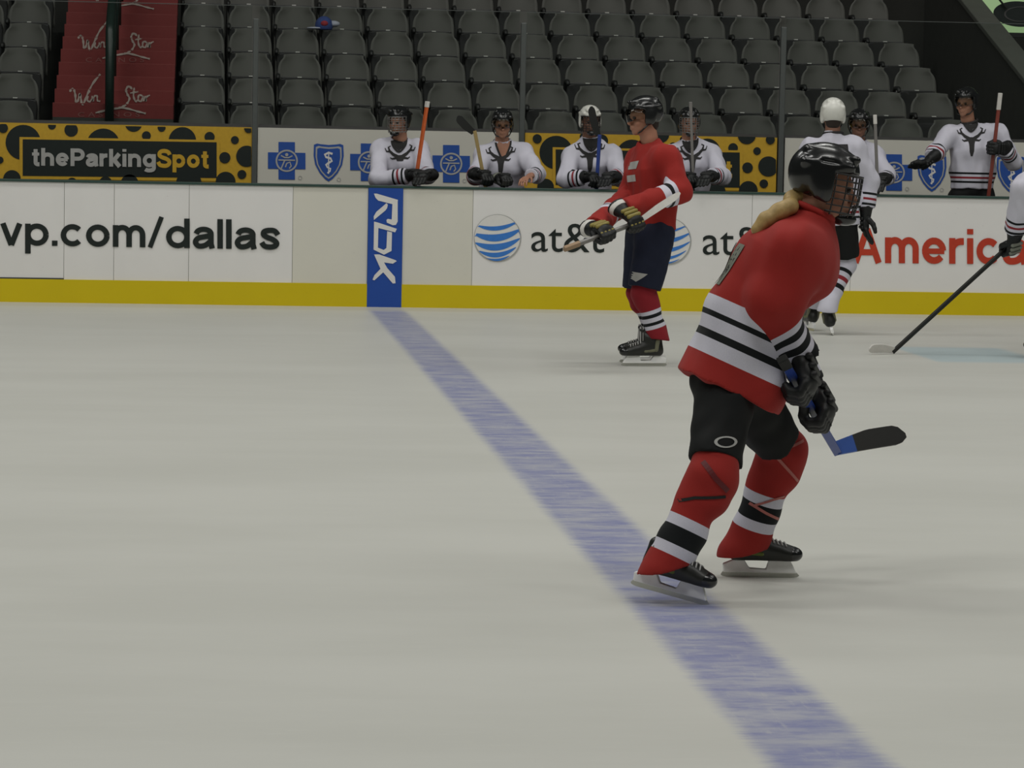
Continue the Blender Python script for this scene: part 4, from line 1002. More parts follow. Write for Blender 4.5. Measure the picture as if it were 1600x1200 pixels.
CREST.v = [(u * CW, v) for u, v in CREST.v]
def build_person(label, J, jersey, pants=None, sock=None, helmet='black_plastic', cage=None, visor=False, skin='skin', hair='hair_brown', hands=(None, None), skates=(), glove='glove_black', pad='glove_pad',
                 band=None, vox=.007, bulk=1.0, foldseed=1, crest=False, hem=.0, group=None, pony=False, sockw=1.0, hemn=None, socktop=(.0, .0), decals=None, sk_trim='boot_trim', sk_patch='boot_green', beard=False):
    g = lambda k: np.asarray(J[k], float)
    base = V(g('pel')[0], g('pel')[1], J.get('floor', 0.0))
    root = empty('person', tuple(base), label, 'person', group)
    lat = nrm(g('shL') - g('shR')); hl = nrm(g('hipL') - g('hipR'))
    HA = frame(J['fwd'], J['up']); HC = g('head')
    def add(name, me, mat, lab=None, par=None):
        o = obj(name, me, mat, None, lab); o.parent = par or root; o.location = (0, 0, 0) if par else -Vector(base); return o
    b = bulk
    # body: one continuous surface from head to feet
    chest, mid, pel, neck = g('chest'), g('mid'), g('pel'), g('neck')
    bp = [rc(pel, mid, .105, .10, lat, 1.35), rc(mid, chest, .10, .105, lat, 1.45), rc(chest, neck - (neck - chest) * .18, .10, .055, lat, 1.6), rc(neck - (neck - chest) * .2, HC - HA[:, 2] * .05 - HA[:, 1] * .02, .054, .050)]
    for s_ in 'LR':
        bp += [rc(chest * .35 + g('sh' + s_) * .65, g('sh' + s_), .06, .055), rc(g('sh' + s_), g('el' + s_), .052, .040), rc(g('el' + s_), g('wr' + s_), .040, .028),
               rc(g('hip' + s_), g('kn' + s_), .080, .052), rc(g('kn' + s_), g('an' + s_), .050, .033)]
    for (fr, side, gl) in [h for h in hands if h]:
        A, t = fr
        if gl: bp.append(rc(t - A[:, 1] * .10 + A[:, 2] * .030, t - A[:, 1] * .02 + A[:, 2] * .034, .026, .022, A[:, 0], 1.4))
        else:
            f_ = [rc((0, -.09, .030), (0, .010, .034), .016, .016, (1, 0, 0), 2.2)]
            for x, l in ((-.030, .95), (-.010, 1.08), (.010, 1.0), (.030, .82)):
                f_ += [rc((x, .02, .034), (x * 1.15, .055 * l + .01, .022), .0095, .009), rc((x * 1.15, .055 * l + .01, .022), (x * 1.2, .082 * l + .01, .0), .009, .0085), rc((x * 1.2, .082 * l + .01, .0), (x * 1.2, .090 * l + .01, -.018), .0085, .008)]
            f_ += [rc((-.035, -.04, .026), (-.055, -.005, .012), .013, .011), rc((-.055, -.005, .012), (-.058, .03, .0), .011, .009)]
            bp.append(xf(su(f_, .006), A, t))
    for (A, t) in skates: k_ = J.get('skate', 1.0); bp.append(rc(t + A[:, 2] * .13 * k_ - A[:, 1] * .045 * k_, t + A[:, 2] * .098 * k_ + A[:, 1] * .09 * k_, .030 * k_, .024 * k_))
    body = su([su(bp, .03), xf(HEAD, HA, HC)], .018)
    add('body', mesh_sdf('body', body, vox), M[skin])
    HM = Matrix.Translation(-Vector(base)) @ mat4(HA, HC)
    for s_ in (1, -1): kid('eye', EYE, M['eye'], root, HM @ Matrix.Translation((s_ * .031, .0745, .010)), 'dark eye')
    if hair: kid('hair', HAIR, M[hair], root, HM)
    if pony:
        pts = [HC + HA @ V(0, -.07, -.035), HC + HA @ V(.01, -.105, -.055), *[np.asarray(q, float) for q in pony]]
        hs = su([rc(a, c, (.030, .029, .026, .026, .024, .018, .010)[i], (.030, .029, .026, .026, .024, .018, .010)[i + 1]) for i, (a, c) in enumerate(zip(pts[:-1], pts[1:]))] , .02)
        add('ponytail', mesh_sdf('ponytail', folds(hs, .004, 55, 3, V(1, 1, .4)), .006), M['hair_blonde'], 'long blonde ponytail')
    if helmet:
        hm = kid('helmet', HELM, M[helmet], root, HM @ Matrix.Translation((0, 0, .012)))
        if cage: kid('face_cage', CAGE, M[cage], hm, Matrix.Identity(4), 'wire face cage'); kid('chin_cup', CHIN, M['black_plastic'], hm, Matrix.Identity(4))
        else:
            mb = MB(); mb.tube([(-.086, .0, -.05), (-.06, .045, -.095), (0, .062, -.112), (.06, .045, -.095), (.086, .0, -.05)], .006, 6); kid('chin_strap', mb.mesh('chin_strap', smooth=True), M['black_plastic'], hm, Matrix.Identity(4))
        if visor: kid('visor', VISOR, M['visor'], hm, Matrix.Identity(4), 'clear eye visor')
    # jersey
    ax = nrm(mid - pel); hn = nrm(hemn) if hemn is not None else ax; hemp = pel - ax * hem
    tb = [rc(pel - ax * (hem + .05), mid, J.get('flare', .160) * b, .150 * b, lat, 1.35), rc(mid, chest, .150 * b, .150 * b, lat, 1.45), rc(chest, neck - (neck - chest) * .30, .145 * b, .085, lat, 1.6), rc(neck - (neck - chest) * .25, neck + (HC - neck) * J.get('collar', .16), .088, .074)] + list(J.get('extra', ()))
    torso = cut(su(tb, .05), hemp, -hn)
    sl, cuffs = [], {}
    for s_ in 'LR':
        sh, el, wr = g('sh' + s_), g('el' + s_), g('wr' + s_); fd = nrm(wr - el)
        ce = J.get('cuffext', -.03); cuffs[s_] = (wr + fd * ce, fd)
        ak = J.get('armk', 1.0) * b; sl.append(su([rc(neck - (neck - chest) * .18, sh, .070, .092 * b), rc(chest * .4 + sh * .6 + ax * .0, sh, .10, .093 * b), rc(sh, el, .092 * b, .080 * ak)], .04)); sl.append(cut(rc(el, wr + fd * (ce + .06), .080 * ak, J.get('cuffr' + s_, .072) * ak), wr + fd * ce, fd))
    js = su([torso] + sl, .035)
    js = folds(folds(js, .0070, 30, foldseed, V(1, 1, .8)), .0042, 62, foldseed + 3, V(1, 1, .5))
    nd = nrm(HC - neck); ctop = neck + (HC - neck) * J.get('collar', .16)
    jc = sub(js, rc(ctop + nd * .035, ctop + nd * .20, .066, .10), .01)
    def ss(Q):
        d = [np.sqrt(((Q - ((g('el' + k) + g('wr' + k)) / 2).astype(np.float32)) ** 2).sum(1)) for k in 'LR']
        v = [(cuffs[k][0].astype(np.float32) - Q) @ cuffs[k][1].astype(np.float32) for k in 'LR']
        return np.where(d[0] < d[1], v[0], v[1])
    def tt(Q): return (Q - hemp.astype(np.float32)) @ hn.astype(np.float32)
    def mm(Q):
        a = np.minimum(torso.f(Q), np.minimum(sl[0].f(Q), sl[2].f(Q)) + J.get('mmbias', .012)); c = np.minimum(sl[1].f(Q), sl[3].f(Q))
        return 1 / (1 + np.exp(np.clip((c - a) * 400, -30, 30)))
    jo = add('jersey', mesh_sdf('jersey', jc, vox, {'ss': ss, 'tt': tt, 'mm': mm}), M[jersey])
    # collar ring
    na = nrm(HC - neck); mb = MB(); u1 = nrm(np.cross(na, lat)); l1 = np.cross(u1, na); cc = ctop + nd * .012
    mb.tube([cc + l1 * .074 * math.cos(a) + u1 * .070 * math.sin(a) for a in np.linspace(0, 2 * math.pi, 25)[:-1]], .012, 8, close=True)
    add('collar', mb.mesh('collar', smooth=True), M['ink_dark'] if 'white' in jersey else M[jersey], None, jo).location = -Vector(base)
    if crest:
        o = decal('crest', CREST, jo, J.get('crest', chest - ax * .02), -lat, ax, J['facing'] * -1.0, M['ink_dark'], None, label='dark antlered skull crest'); o.parent = jo
        nk = Flat().poly([(-.062, .05), (.062, .05), (.050, -.01), (.0, -J.get('vneck', .055)), (-.050, -.01)]); nt_ = Flat().stroke(crom([(-.070, .05), (-.055, -.008), (0, -J.get('vneck', .055) - .006), (.055, -.008), (.070, .05)], 4), .018)
        c0 = ctop - (neck - chest) * .10
        for fl, mt, of in ((nk, M[J.get('neckfill', 'ink_dark')], .003), (nt_, M['ink_dark'], .006)):
            o = decal('neck_trim', fl, jo, c0, -lat, ax, J['facing'] * -1.0, mt, None, of); o.parent = jo
    for dn, fl, c_, r_, u_, d_, m_, lb in (decals or ()):
        o = decal(dn, fl, jo, c_, r_, u_, d_, M[m_], None, label=lb); o.parent = jo
    jo.location = -Vector(base)
    for ch in jo.children: ch.location = (0, 0, 0)
    # pants
    if pants:
        pp = [rc(pel, mid, .132, .12, lat, 1.25)]
        for s_ in 'LR':
            h, k = g('hip' + s_), g('kn' + s_); e = h + (k - h) * J.get('pant_len', .86)
            w_ = J.get('pantw', 1.0); pp.append(cut(rc(h, k, .118 * w_, .098 * w_), e, k - h))
        po = add('pants', mesh_sdf('pants', folds(folds(su(pp, .04), .004, 26, foldseed + 5), .0025, 60, foldseed + 6), vox), M[pants])
        for dn, fl, c_, r_, u_, d_, m_, lb in J.get('pant_decals', ()):
            o = decal(dn, fl, po, c_, r_, u_, d_, M[m_], None, label=lb); o.parent = po
    socks = []
    if sock:
        for s_ in 'LR':
            k, a = g('kn' + s_), g('an' + s_); d = nrm(a - k); L = np.linalg.norm(a - k); hp = g('hip' + s_)
            fwd = g('kfw') if 'kfw' in J else nrm(np.cross(hl, d)); fwd = fwd if fwd @ np.asarray(J['facing'], float) > 0 else -fwd
            q = su([rc(k + (hp - k) * .30, k, .074 * sockw, .076 * sockw), rc(k + fwd * .018, k + d * L * .22 + fwd * .026, .070 * sockw, .066 * sockw), rc(k + d * L * .05, k + d * L * .62, .072 * sockw, .062 * sockw), rc(k + d * L * .62, a + d * .03, .062 * sockw, .071 * sockw), rc(a - d * .06 - fwd * .016, a + V(0, 0, -.07) - fwd * J.get('heelback', .020), .068, J.get('heelr', .071)), rc(k + d * L * .2 - fwd * .03, k + d * L * .45 - fwd * .03, .05, .05)], .03)
            fh = nrm(V(fwd[0], fwd[1], 0)); q = cut(q, a + d * .022, V(0, 0, -1) + fh * J.get('hemtilt', .25))
            q = folds(q, .0035, 45, foldseed + 9, V(.6, .6, 1.3))
            so_ = add('sock', mesh_sdf('sock', q, vox, {'ss': lambda Q, a=a, d=d, o_=J.get('sockoff' + s_, 0.0): (a.astype(np.float32) - Q) @ d.astype(np.float32) + o_, 'tt': lambda Q: Q[:, 0] * 0, 'mm': lambda Q: Q[:, 0] * 0 + 1}), M[sock]); socks.append(so_)
    for (A, t) in skates:
        Mx = Matrix.Translation(-Vector(base)) @ mat4(A, t) @ Matrix.Scale(J.get('skate', 1.0), 4)
        so = kid('skate', SK[0], M['boot_black'], root, Mx)
        I4 = Matrix.Identity(4)
        kid('toe_cap', SK[1], M['black_plastic'], so, I4); kid('side_patch', SK[2], M[sk_patch], so, I4); kid('quarter_panel', SK[3], M[sk_trim], so, I4)
        kid('blade_holder', SK[4], M['holder'], so, I4, 'white blade holder'); kid('runner', SK[5], M['steel'], so, I4, 'steel runner'); kid('laces', SK[6], M['lace'], so, I4, 'pale laces')
    for (fr, side, gl) in [h for h in hands if h and h[2]]:
        A, t = fr; Mx = Matrix.Translation(-Vector(base)) @ mat4(A, t)
        Mx = Mx @ Matrix.Scale(1.12, 4); go = kid('glove', GLO[side] if gl == 'open' else GL[side][0], M[glove], root, Mx)
        kid('glove_pad', GL[side][1], M[pad], go, Matrix.Identity(4)); kid('cuff_band', GL[side][2], M[band or pad], go, Matrix.Identity(4))
    return root, jo, socks

def hand_frame(axis, elbow, at, flip=False, along=False):
    """grip at a point: x along the shaft, y along the forearm (along: the forearm is kept, the shaft crosses the palm)"""
    if along: y = nrm(np.asarray(at, float) - np.asarray(elbow, float)); axis = np.asarray(axis, float); axis = axis - y * (axis @ y)
    x = nrm(axis); y = np.asarray(at, float) - np.asarray(elbow, float); y = nrm(y - x * (y @ x)); z = np.cross(x, y)
    if flip == 'out': flip = z[1] > 0          # back of the hand towards the near side
    if flip: x = -x; z = np.cross(x, y)
    return (np.stack([x, y, z], 1), np.asarray(at, float))
def wrist(fr): A, t = fr; return t - A[:, 1] * .115 + A[:, 2] * .030

# ---- jersey and sock dyes
B5 = lambda a, w1, b1: None
M['jersey_red_lead'] = stripe_mat('jersey_red_lead', RED,
    [(0.0, .028, BLK), (.028, .050, WHT), (.050, .082, BLK), (.082, .104, WHT), (.104, .132, BLK), (.132, .160, WHT)],
    [(.080, .135, WHT), (.135, .160, BLK), (.160, .205, WHT), (.205, .225, BLK), (.225, .275, WHT)])
M['jersey_red_mid'] = stripe_mat('jersey_red_mid', RED, [(.285, .335, WHT), (.335, .362, BLK), (.362, .395, WHT)], [])
M['jersey_white'] = stripe_mat('jersey_white', WHT, [(.010, .030, BLK), (.052, .072, DRED), (.094, .114, BLK)], [(.05, .07, BLK), (.09, .11, DRED), (.13, .15, BLK)])
M['sock_tape_dark'] = pmat('sock_tape_dark', (0.12, 0.012, 0.014), 0.6); M['sock_tape_pale'] = pmat('sock_tape_pale', (0.42, 0.13, 0.11), 0.5)
M['sock_red_lead'] = stripe_mat('sock_red_lead', RED, [(.105, .142, WHT), (.142, .202, BLK), (.202, .240, WHT)])
M['sock_red_mid'] = stripe_mat('sock_red_mid', (0.30, 0.02, 0.03), [(.065, .09, WHT), (.09, .112, BLK), (.112, .142, WHT), (.142, .165, BLK), (.165, .19, WHT)])
M['sock_white'] = stripe_mat('sock_white', WHT, [(.17, .205, BLK), (.24, .275, DRED), (.315, .345, BLK)])

# ---- player leaning forward in the foreground
def foreground():
    toe = G(1103, 945, 0.0); yN = toe[1]
    far = G(1190, 902, 0.0); yF = far[1]; y0 = (yN + yF) / 2
    up = V(0, 0, 1)
    fn = nrm(V(.245, -.11, -.055)); An = frame(fn, up); tn = toe - An @ V(0, .155, .003)
    ff = nrm(V(1, -.10, 0)); Af = frame(ff, up); tf = far - ff * .03
    p = lambda x, y, dy: P(x, y, y0 + dy)
    J = dict(pel=p(1136, 588, 0), mid=p(1168, 500, 0.0), chest=p(1218, 410, 0.0), neck=p(1262, 352, 0.0), head=p(1289, 296, 0.0),
             fwd=V(.97, -.10, -.16), up=V(.14, 0, 1), facing=V(1, 0, -.1),
             shR=p(1240, 400, -.18), shL=p(1262, 392, .18), elR=p(1199, 470, -.21), elL=p(1205, 508, .20),
             extra=[ell(p(1256, 420, -.0), (.115, .18, .13)), ell(p(1244, 396, 0), (.125, .20, .12)), rc(p(1238, 400, -.17), p(1228, 470, -.18), .100, .070), rc(p(1150, 545, -.02), p(1168, 605, -.02), .135, .135, V(0, 1, 0), 1.25)], armk=.94, cuffext=.025, cuffrR=.086, cuffrL=.062, pantw=.90, skate=.87, heelback=.040, heelr=.080, collar=.30, flare=.176, sockoffR=.085, sockoffL=.030, hemtilt=.22,
             hipR=p(1134, 612, -.095), hipL=p(1162, 612, .10), knR=p(1113, 742, yN + .08 - y0), knL=p(1222, 702, yF - .06 - y0),
             pant_len=.84, kfw=V(1, 0, -.2))
    J['anR'] = tn + An @ V(0, .005, .112); J['anL'] = tf + Af @ V(0, -.020, .112)
    butt, heel, tip = p(1222, 561, -.32), p(1308, 706, .50), p(1423, 684, .62)
    at = lambda x: butt + (heel - butt) * ((x - 1222) / 86.0)
    hR, hL = at(1241), at(1268)
    d = heel - butt
    frR = hand_frame(d, J['elR'], hR, 'out'); frL = hand_frame(d, J['elL'], hL, 'out')
    J['wrR'] = wrist(frR); J['wrL'] = wrist(frL)
    num = Flat().stroke([(-.03, .08), (-.03, -.08)], .05).stroke([(.055, .08), (.055, -.08)], .05)
    num_in = Flat().stroke([(-.03, .07), (-.03, -.07)], .03).stroke([(.055, .07), (.055, -.07)], .03)
    ax = nrm(J['chest'] - J['pel'])
    back = nrm(np.cross(V(0, 1, 0), ax)); back = back if back[0] < 0 else -back
    dc = []
    c_ = p(1165, 425, -.03)
    dc.append(('back_number', num, c_, V(0, -1, 0), ax, -back, 'glove_pad', 'pale number print on the back'))
    dc.append(('back_number', num_in, c_, V(0, -1, 0), ax, -back, 'ink_dark', None))
    lg = Flat().ring((0, 0), .014, .019, 24); lg.v = [(u * 2.2, v) for u, v in lg.v]
    J['pant_decals'] = [('maker_mark', lg, p(1132, 689, -.25), V(1, 0, 0), V(0, 0, 1), V(0, 1, 0), 'ink_grey', 'pale oval mark')]
    r, jo, sk = build_person('person in red jersey leaning forward in the foreground, black helmet, blonde ponytail, blue stick', J, 'jersey_red_lead', 'pants_black', 'sock_red_lead', cage='cage_wire', hands=((frR, 1, True), (frL, -1, True)),
        skates=((An, tn), (Af, tf)), vox=.006, bulk=.98, foldseed=4, hem=.04, pad='glove_black', pony=[p(1234, 322, -.06), p(1216, 331, -.08), p(1199, 343, -.09), p(1183, 359, -.09)], hemn=ax, sockw=1.06, decals=dc, hair=None, band='glove_pad')
    def tape(so, pts, c0, m, w):
        dy = (yN if so is sk[1] else yF) - y0; c = p(*c0, dy); fl = Flat().stroke([(float((p(x, y, dy) - c)[0]), float((p(x, y, dy) - c)[2])) for x, y in pts], w, 3)
        o = decal('sock_tape', fl, so, c, V(1, 0, 0), V(0, 0, 1), V(0, 1, 0), M[m], None, .003); o.parent = so; o.location = (0, 0, 0)
    tape(sk[1], [(1045, 796), (1062, 784), (1085, 778), (1135, 777)], (1090, 780), 'tape_black', .010)
    tape(sk[1], [(1100, 722), (1118, 748), (1138, 768)], (1115, 745), 'sock_tape_dark', .018)
    tape(sk[0], [(1195, 700), (1215, 722), (1240, 748)], (1215, 722), 'sock_tape_pale', .010)
    tape(sk[0], [(1165, 782), (1190, 797), (1224, 814)], (1190, 797), 'sock_tape_pale', .010)
    tape(sk[0], [(1172, 785), (1200, 776), (1240, 768)], (1200, 776), 'sock_tape_pale', .008)
    tape(sk[0], [(1200, 695), (1225, 690), (1258, 680)], (1225, 690), 'sock_tape_pale', .010)
    hockey_stick('blue shaft stick with black blade, held low by the leaning player in the foreground', butt, heel, tip, M['stick_blue'], M['stick_black'], M['tape_black'], .08, heel_mat=M['ink_blue'], bh=.062, lie_up=V(0, .45, 1))
foreground()

# ---- red player by the boards, facing left
def redmid():
    y0 = G(1008, 570, 0)[1]; p = lambda x, y, dy: P(x, y, y0 + dy); up = V(0, 0, 1)
    J = dict(pel=p(1018, 352, 0), mid=p(1020, 318, 0), chest=p(1018, 268, 0), neck=p(1016, 230, 0.02), head=p(1006, 186, 0),
             fwd=V(-1, -.18, -.08), up=V(-.08, 0, 1), facing=V(-1, -.1, 0), shL=p(1042, 250, -.19), shR=p(1000, 252, .2), elL=p(1062, 300, -.30), elR=p(984, 305, .22),
             hipL=p(1024, 365, -.09), hipR=p(1008, 365, .10), knL=p(1006, 455, -.12), knR=p(998, 455, .14), hemtilt=.10, pantw=1.16, collar=.03, mmbias=.12, pant_len=.95)
    fs = nrm(V(-1, -.12, 0)); A = frame(fs, up)
    tn = G(1012, 572, 0); tf = G(1010, 567, 0)
    A2 = frame(nrm(V(-1, .03, 0)), up)
    J['anL'] = tn + A @ V(0, -.06, .20); J['anR'] = tf + A2 @ V(0, -.06, .20)
    butt, heel, tip = p(882, 389, -.80), p(1000, 346, -.56), p(1066, 303, -.50)
    at = lambda x: butt + (heel - butt) * ((x - 882) / 121.0)
    hF, hN = at(944), at(990)
    d = heel - butt; frN = hand_frame(d, J['elL'], hN + V(0, 0, .01), True); frF = hand_frame(d, J['elR'], hF, True)
    J['wrL'] = wrist(frN); J['wrR'] = wrist(frF)
    wm = Flat().poly([(-.075, .03), (-.02, .034), (.075, .022), (.045, -.002), (0, -.032), (-.03, -.012)])
    J['pant_decals'] = [('maker_mark', wm, p(997, 434, -.3), V(1, 0, 0), V(0, 0, 1), V(0, 1, 0), 'ink_grey', 'pale wedge mark')]
    ch = Flat().poly([(-.07, .06), (.07, .075), (.05, .02), (-.07, .01)]).poly([(-.07, -.03), (.04, -.02), (.05, -.065), (-.06, -.075)])
    dc = [('chest_print', ch, p(985, 268, -.09), V(1, .2, 0), V(0, 0, 1), nrm(V(.5, 1, 0)), 'ink_grey', 'pale print on the chest')]
    build_person('person in red jersey and navy pants by the boards, facing left with stick held level', J, 'jersey_red_mid', 'pants_navy', 'sock_red_mid', visor=True, hands=((frN, 1, True), (frF, -1, True)),
        skates=((A, tn), (A2, tf)), vox=.0075, foldseed=11, hem=.02, pad='glove_yellow', band='tape_white', decals=dc, sk_patch='boot_trim')
    hockey_stick('pale stick held level at the waist by the player in navy pants', butt, heel, tip, M['stick_grey'], M['tape_white'], M['tape_tan'], .12, bh=.034, lie_up=V(-.2, .25, 1))
redmid()

# ---- white player seen from behind at the boards
def whiteback():
    y0 = G(1302, 523, 0)[1]; p = lambda x, y, dy: P(x, y, y0 + dy); up = V(0, 0, 1)
    J = dict(pel=p(1302, 345, 0), mid=p(1302, 306, 0), chest=p(1301, 255, 0), neck=p(1302, 216, 0), head=p(1301, 184, .02), fwd=V(.12, 1, 0), up=V(0, .03, 1), facing=V(0, 1, 0),
             shL=p(1269, 234, 0), shR=p(1335, 232, 0), elL=p(1257, 290, .05), elR=p(1358, 285, .02), hipL=p(1288, 352, 0), hipR=p(1318, 352, 0), knL=p(1280, 418, .1), knR=p(1323, 412, .08), pant_len=.80)
    A = frame(nrm(V(.18, 1, 0)), nrm(V(-.25, 0, 1))); tR = G(1301, 523, 0); A2 = frame(nrm(V(-.15, 1, 0)), nrm(V(.15, 0, 1))); tL = G(1263, 516, 0)
    J['anR'] = tR + A @ V(0, -.06, .22); J['anL'] = tL + A2 @ V(0, -.06, .22)
    hR, hL = p(1359, 352, .0), p(1262, 350, .12)
    frR = hand_frame(V(0, 1, 0), J['elR'], hR); frL = hand_frame(V(0, 1, 0), J['elL'], hL, True)
    J['wrR'] = wrist(frR); J['wrL'] = wrist(frL)
    nm = Flat().poly([(-.055, .028), (-.01, .018), (.065, .020), (.070, -.035), (.05, -.03), (.03, -.008), (-.03, .005)])
    build_person('person in white jersey and white helmet seen from behind by the boards', J, 'jersey_white', 'pants_black', 'sock_white', helmet='white_plastic', hands=((frR, 1, 'open'), (frL, -1, 'open')), skates=((A, tR), (A2, tL)),
        vox=.008, foldseed=21, hem=.03, pad='glove_black', decals=[('name_print', nm, p(1312, 229, -.1), V(1, 0, 0), V(0, 0, 1), V(0, 1, 0), 'ink_dark', 'dark name print below the collar')], skin='skin_dark')
whiteback()

# ---- white player cut by the right edge of the photo
def rightplayer():
    y0 = G(1380, 553, 0)[1]; p = lambda x, y, dy: P(x, y, y0 + dy); up = V(0, 0, 1)
    J = dict(pel=p(1672, 350, .1), mid=p(1668, 310, .1), chest=p(1656, 262, .1), neck=p(1646, 220, .1), head=p(1632, 180, .1), fwd=V(-1, -.15, -.15), up=V(-.1, 0, 1), facing=V(-1, -.1, 0),
             shL=p(1662, 240, -.12), shR=p(1644, 246, .28), elL=p(1598, 292, -.25), cuffrL=.084, elR=p(1640, 318, .3), hipL=p(1670, 365, .0), hipR=p(1664, 365, .2), knL=p(1640, 450, .0), knR=p(1646, 455, .22), pant_len=.85)
    A = frame(nrm(V(-1, -.05, 0)), up); tn = G(1640, 560, 0); tf = G(1668, 553, 0)
    J['anL'] = tn + A @ V(0, -.06, .2); J['anR'] = tf + A @ V(0, -.06, .2)
    heel, tip, butt = p(1396, 549, 0.0), p(1358, 547, -.08), p(1668, 300, .05)
    d = heel - butt; hN = butt + d * .34; hN = p(1577, 384, .02); hF = butt + d * .12
    frN = hand_frame(d, J['elL'], hN, along=True); frF = hand_frame(d, J['elR'], hF)
    J['wrL'] = wrist(frN); J['wrR'] = wrist(frF)
    build_person('person in white jersey at the far right edge reaching a stick down to the ice', J, 'jersey_white', 'pants_black', 'sock_white', helmet='black_plastic', hands=((frN, -1, True), (frF, 1, True)), skates=((A, tn), (A, tf)), vox=.008, foldseed=31, hem=.03, pad='glove_pad', band='glove_black', visor=True)
    tip = heel + nrm(tip - heel) * .24
    hockey_stick('dark stick with white taped blade resting on the ice at right', butt, heel, tip, M['stick_black'], M['tape_white'], None, bh=.055)
rightplayer()

# ---- players on the bench, arms on the boards
def bench_person(label, head, fwd, sh, el, hand, stick=None, helmet='black_plastic', cage=None, visor=False, hands=(True, 'open'), seed=1, skin='skin', yb=0.62, cx=None, hand_axis=None, handy=(.08, .08), hair='hair_brown', crest=True, crestpx=None, vneck=.055, neckfill='ink_dark'):
    up = V(0, 0, 1); cx = cx if cx is not None else (sh[0][0] + sh[1][0]) / 2
    X = P(cx, 240, yb)[0]
    J = dict(head=P(head[0], head[1], yb - .06), fwd=np.asarray(fwd, float), up=up, facing=V(0, -1, -.25), shR=P(sh[0][0] + 2, sh[0][1] + 4, yb), shL=P(sh[1][0] - 2, sh[1][1] + 4, yb), floor=.25, collar=.02, vneck=vneck, neckfill=neckfill)
    nk = (J['shR'] + J['shL']) / 2; J['neck'] = V(J['head'][0] * .6 + nk[0] * .4, yb, J['head'][2] - .150)
    J['chest'] = V(X, yb + .04, J['neck'][2] - .22); J['mid'] = V(X, yb + .14, J['neck'][2] - .42); J['pel'] = V(X, yb + .24, .90)
    J['hipR'] = J['pel'] + V(-.10, -.02, -.02); J['hipL'] = J['pel'] + V(.10, -.02, -.02)
    J['knR'] = V(X - .14, .30, .78); J['knL'] = V(X + .14, .30, .78); J['anR'] = V(X - .13, .36, .45); J['anL'] = V(X + .13, .36, .45)
    J['elR'] = P(*el[0], .38); J['elL'] = P(*el[1], .38)
    hs = []
    for k, i in (('R', 0), ('L', 1)):
        at = P(*hand[i], handy[i]); axis = (hand_axis[i] if hand_axis and hand_axis[i] is not None else V(1 if k == 'R' else -1, .5, 0))
        fr = hand_frame(axis, J['el' + k], at)
        if fr[0][2, 2] < -.2 or (abs(fr[0][2, 2]) <= .2 and fr[0][1, 2] > 0): fr = hand_frame(axis, J['el' + k], at, True)
        J['wr' + k] = wrist(fr); hs.append((fr, 1 if k == 'R' else -1, hands[i]))
    J['crest'] = P(crestpx[0], crestpx[1], yb - .2) if crestpx else V(X, yb - .2, J['neck'][2] - .20)
    A = frame(V(0, -1, 0), up)
    build_person(label, J, 'jersey_white', 'pants_black', 'sock_white', helmet=helmet, cage=cage, visor=visor, hands=tuple(hs), skates=((A, V(X - .13, .36, .25)), (A, V(X + .13, .36, .25))), vox=.009, bulk=.92, foldseed=seed, crest=crest, hem=.0, skin=skin, hair=hair, pad='glove_black')
    return J
gp = lambda x, y, yy: P(x, y, yy)
bench_person('person in white jersey on the bench holding an orange stick, black helmet with cage', (623, 193), (-.55, -.83, -.05), ((593, 231), (655, 229)), ((590, 280), (668, 275)), ((650, 279), (662, 282)), cage='pale_wire', seed=41, handy=(.16, .09))
hockey_stick('orange stick with white taped end, upright before the leftmost benched player', gp(668, 159, .20), gp(640, 345, .22), gp(622, 350, .22) + V(0, .2, 0), M['stick_orange'], M['stick_black'], M['tape_white'], .05, r=(.018, .012))
bench_person('person in white jersey on the bench with one bare hand and a yellow stick', (785, 197), (-.05, -1, -.08), ((754, 238), (820, 236)), ((744, 276), (840, 272)), ((757, 281), (822, 284)), hands=(True, False), seed=42, crestpx=(784, 257), vneck=.105, neckfill='skin', visor=True, handy=(.17, .06))
hockey_stick('yellow shaft stick with black blade raised, held by the benched player with one bare hand', gp(768, 340, .25), gp(742, 206, .16), gp(717, 180, .16), M['stick_yellow'], M['tape_black'], None, bh=.06)
lg_ = bpy.data.objects.new('hockey_glove', GL[-1][0]); C.objects.link(lg_); lg_.material_slots[0].link = 'OBJECT'; lg_.material_slots[0].material = M['glove_black']
gpt = gp(789, 283, .055); lg_.matrix_world = mat4(frame(V(.3, -1, 0), V(0, 0, 1)), (gpt[0], .055, BH + .022 + .052)); tag(lg_, 'loose black hockey glove on the board rail beside the bare hand', 'glove')
kid('glove_pad', GL[-1][1], M['glove_black'], lg_, Matrix.Identity(4)); kid('cuff_band', GL[-1][2], M['glove_pad'], lg_, Matrix.Identity(4))
bench_person('person in white jersey on the bench in a white helmet with cage', (922, 192), (.08, -1, -.06), ((892, 240), (958, 238)), ((884, 280), (970, 278)), ((925, 284), (950, 285)), helmet='white_plastic', cage='cage_wire', seed=43, crestpx=(924, 252), skin='skin_dark', handy=(.16, .07))
hockey_stick('blue stick with black blade raised in front of the white-helmeted benched player', gp(929, 345, .24), gp(937, 212, .13), gp(925, 166, .13), M['stick_blue'], M['tape_black'], None, bh=.055, lower=(.55, M['stick_blue'], None))
bench_person('person in white jersey on the bench just right of the standing red player', (1077, 194), (-.03, -1, -.05), ((1046, 240), (1113, 237)), ((1044, 280), (1128, 275)), ((1078, 284), (1104, 284)), cage='pale_wire', seed=44, handy=(.16, .07))
hockey_stick('thin grey stick upright before the benched player right of the red player', gp(1079, 160, .14), gp(1085, 340, .22), gp(1100, 345, .22), M['stick_grey'], M['stick_black'], M['stick_grey'], .1, r=(.012, .009))
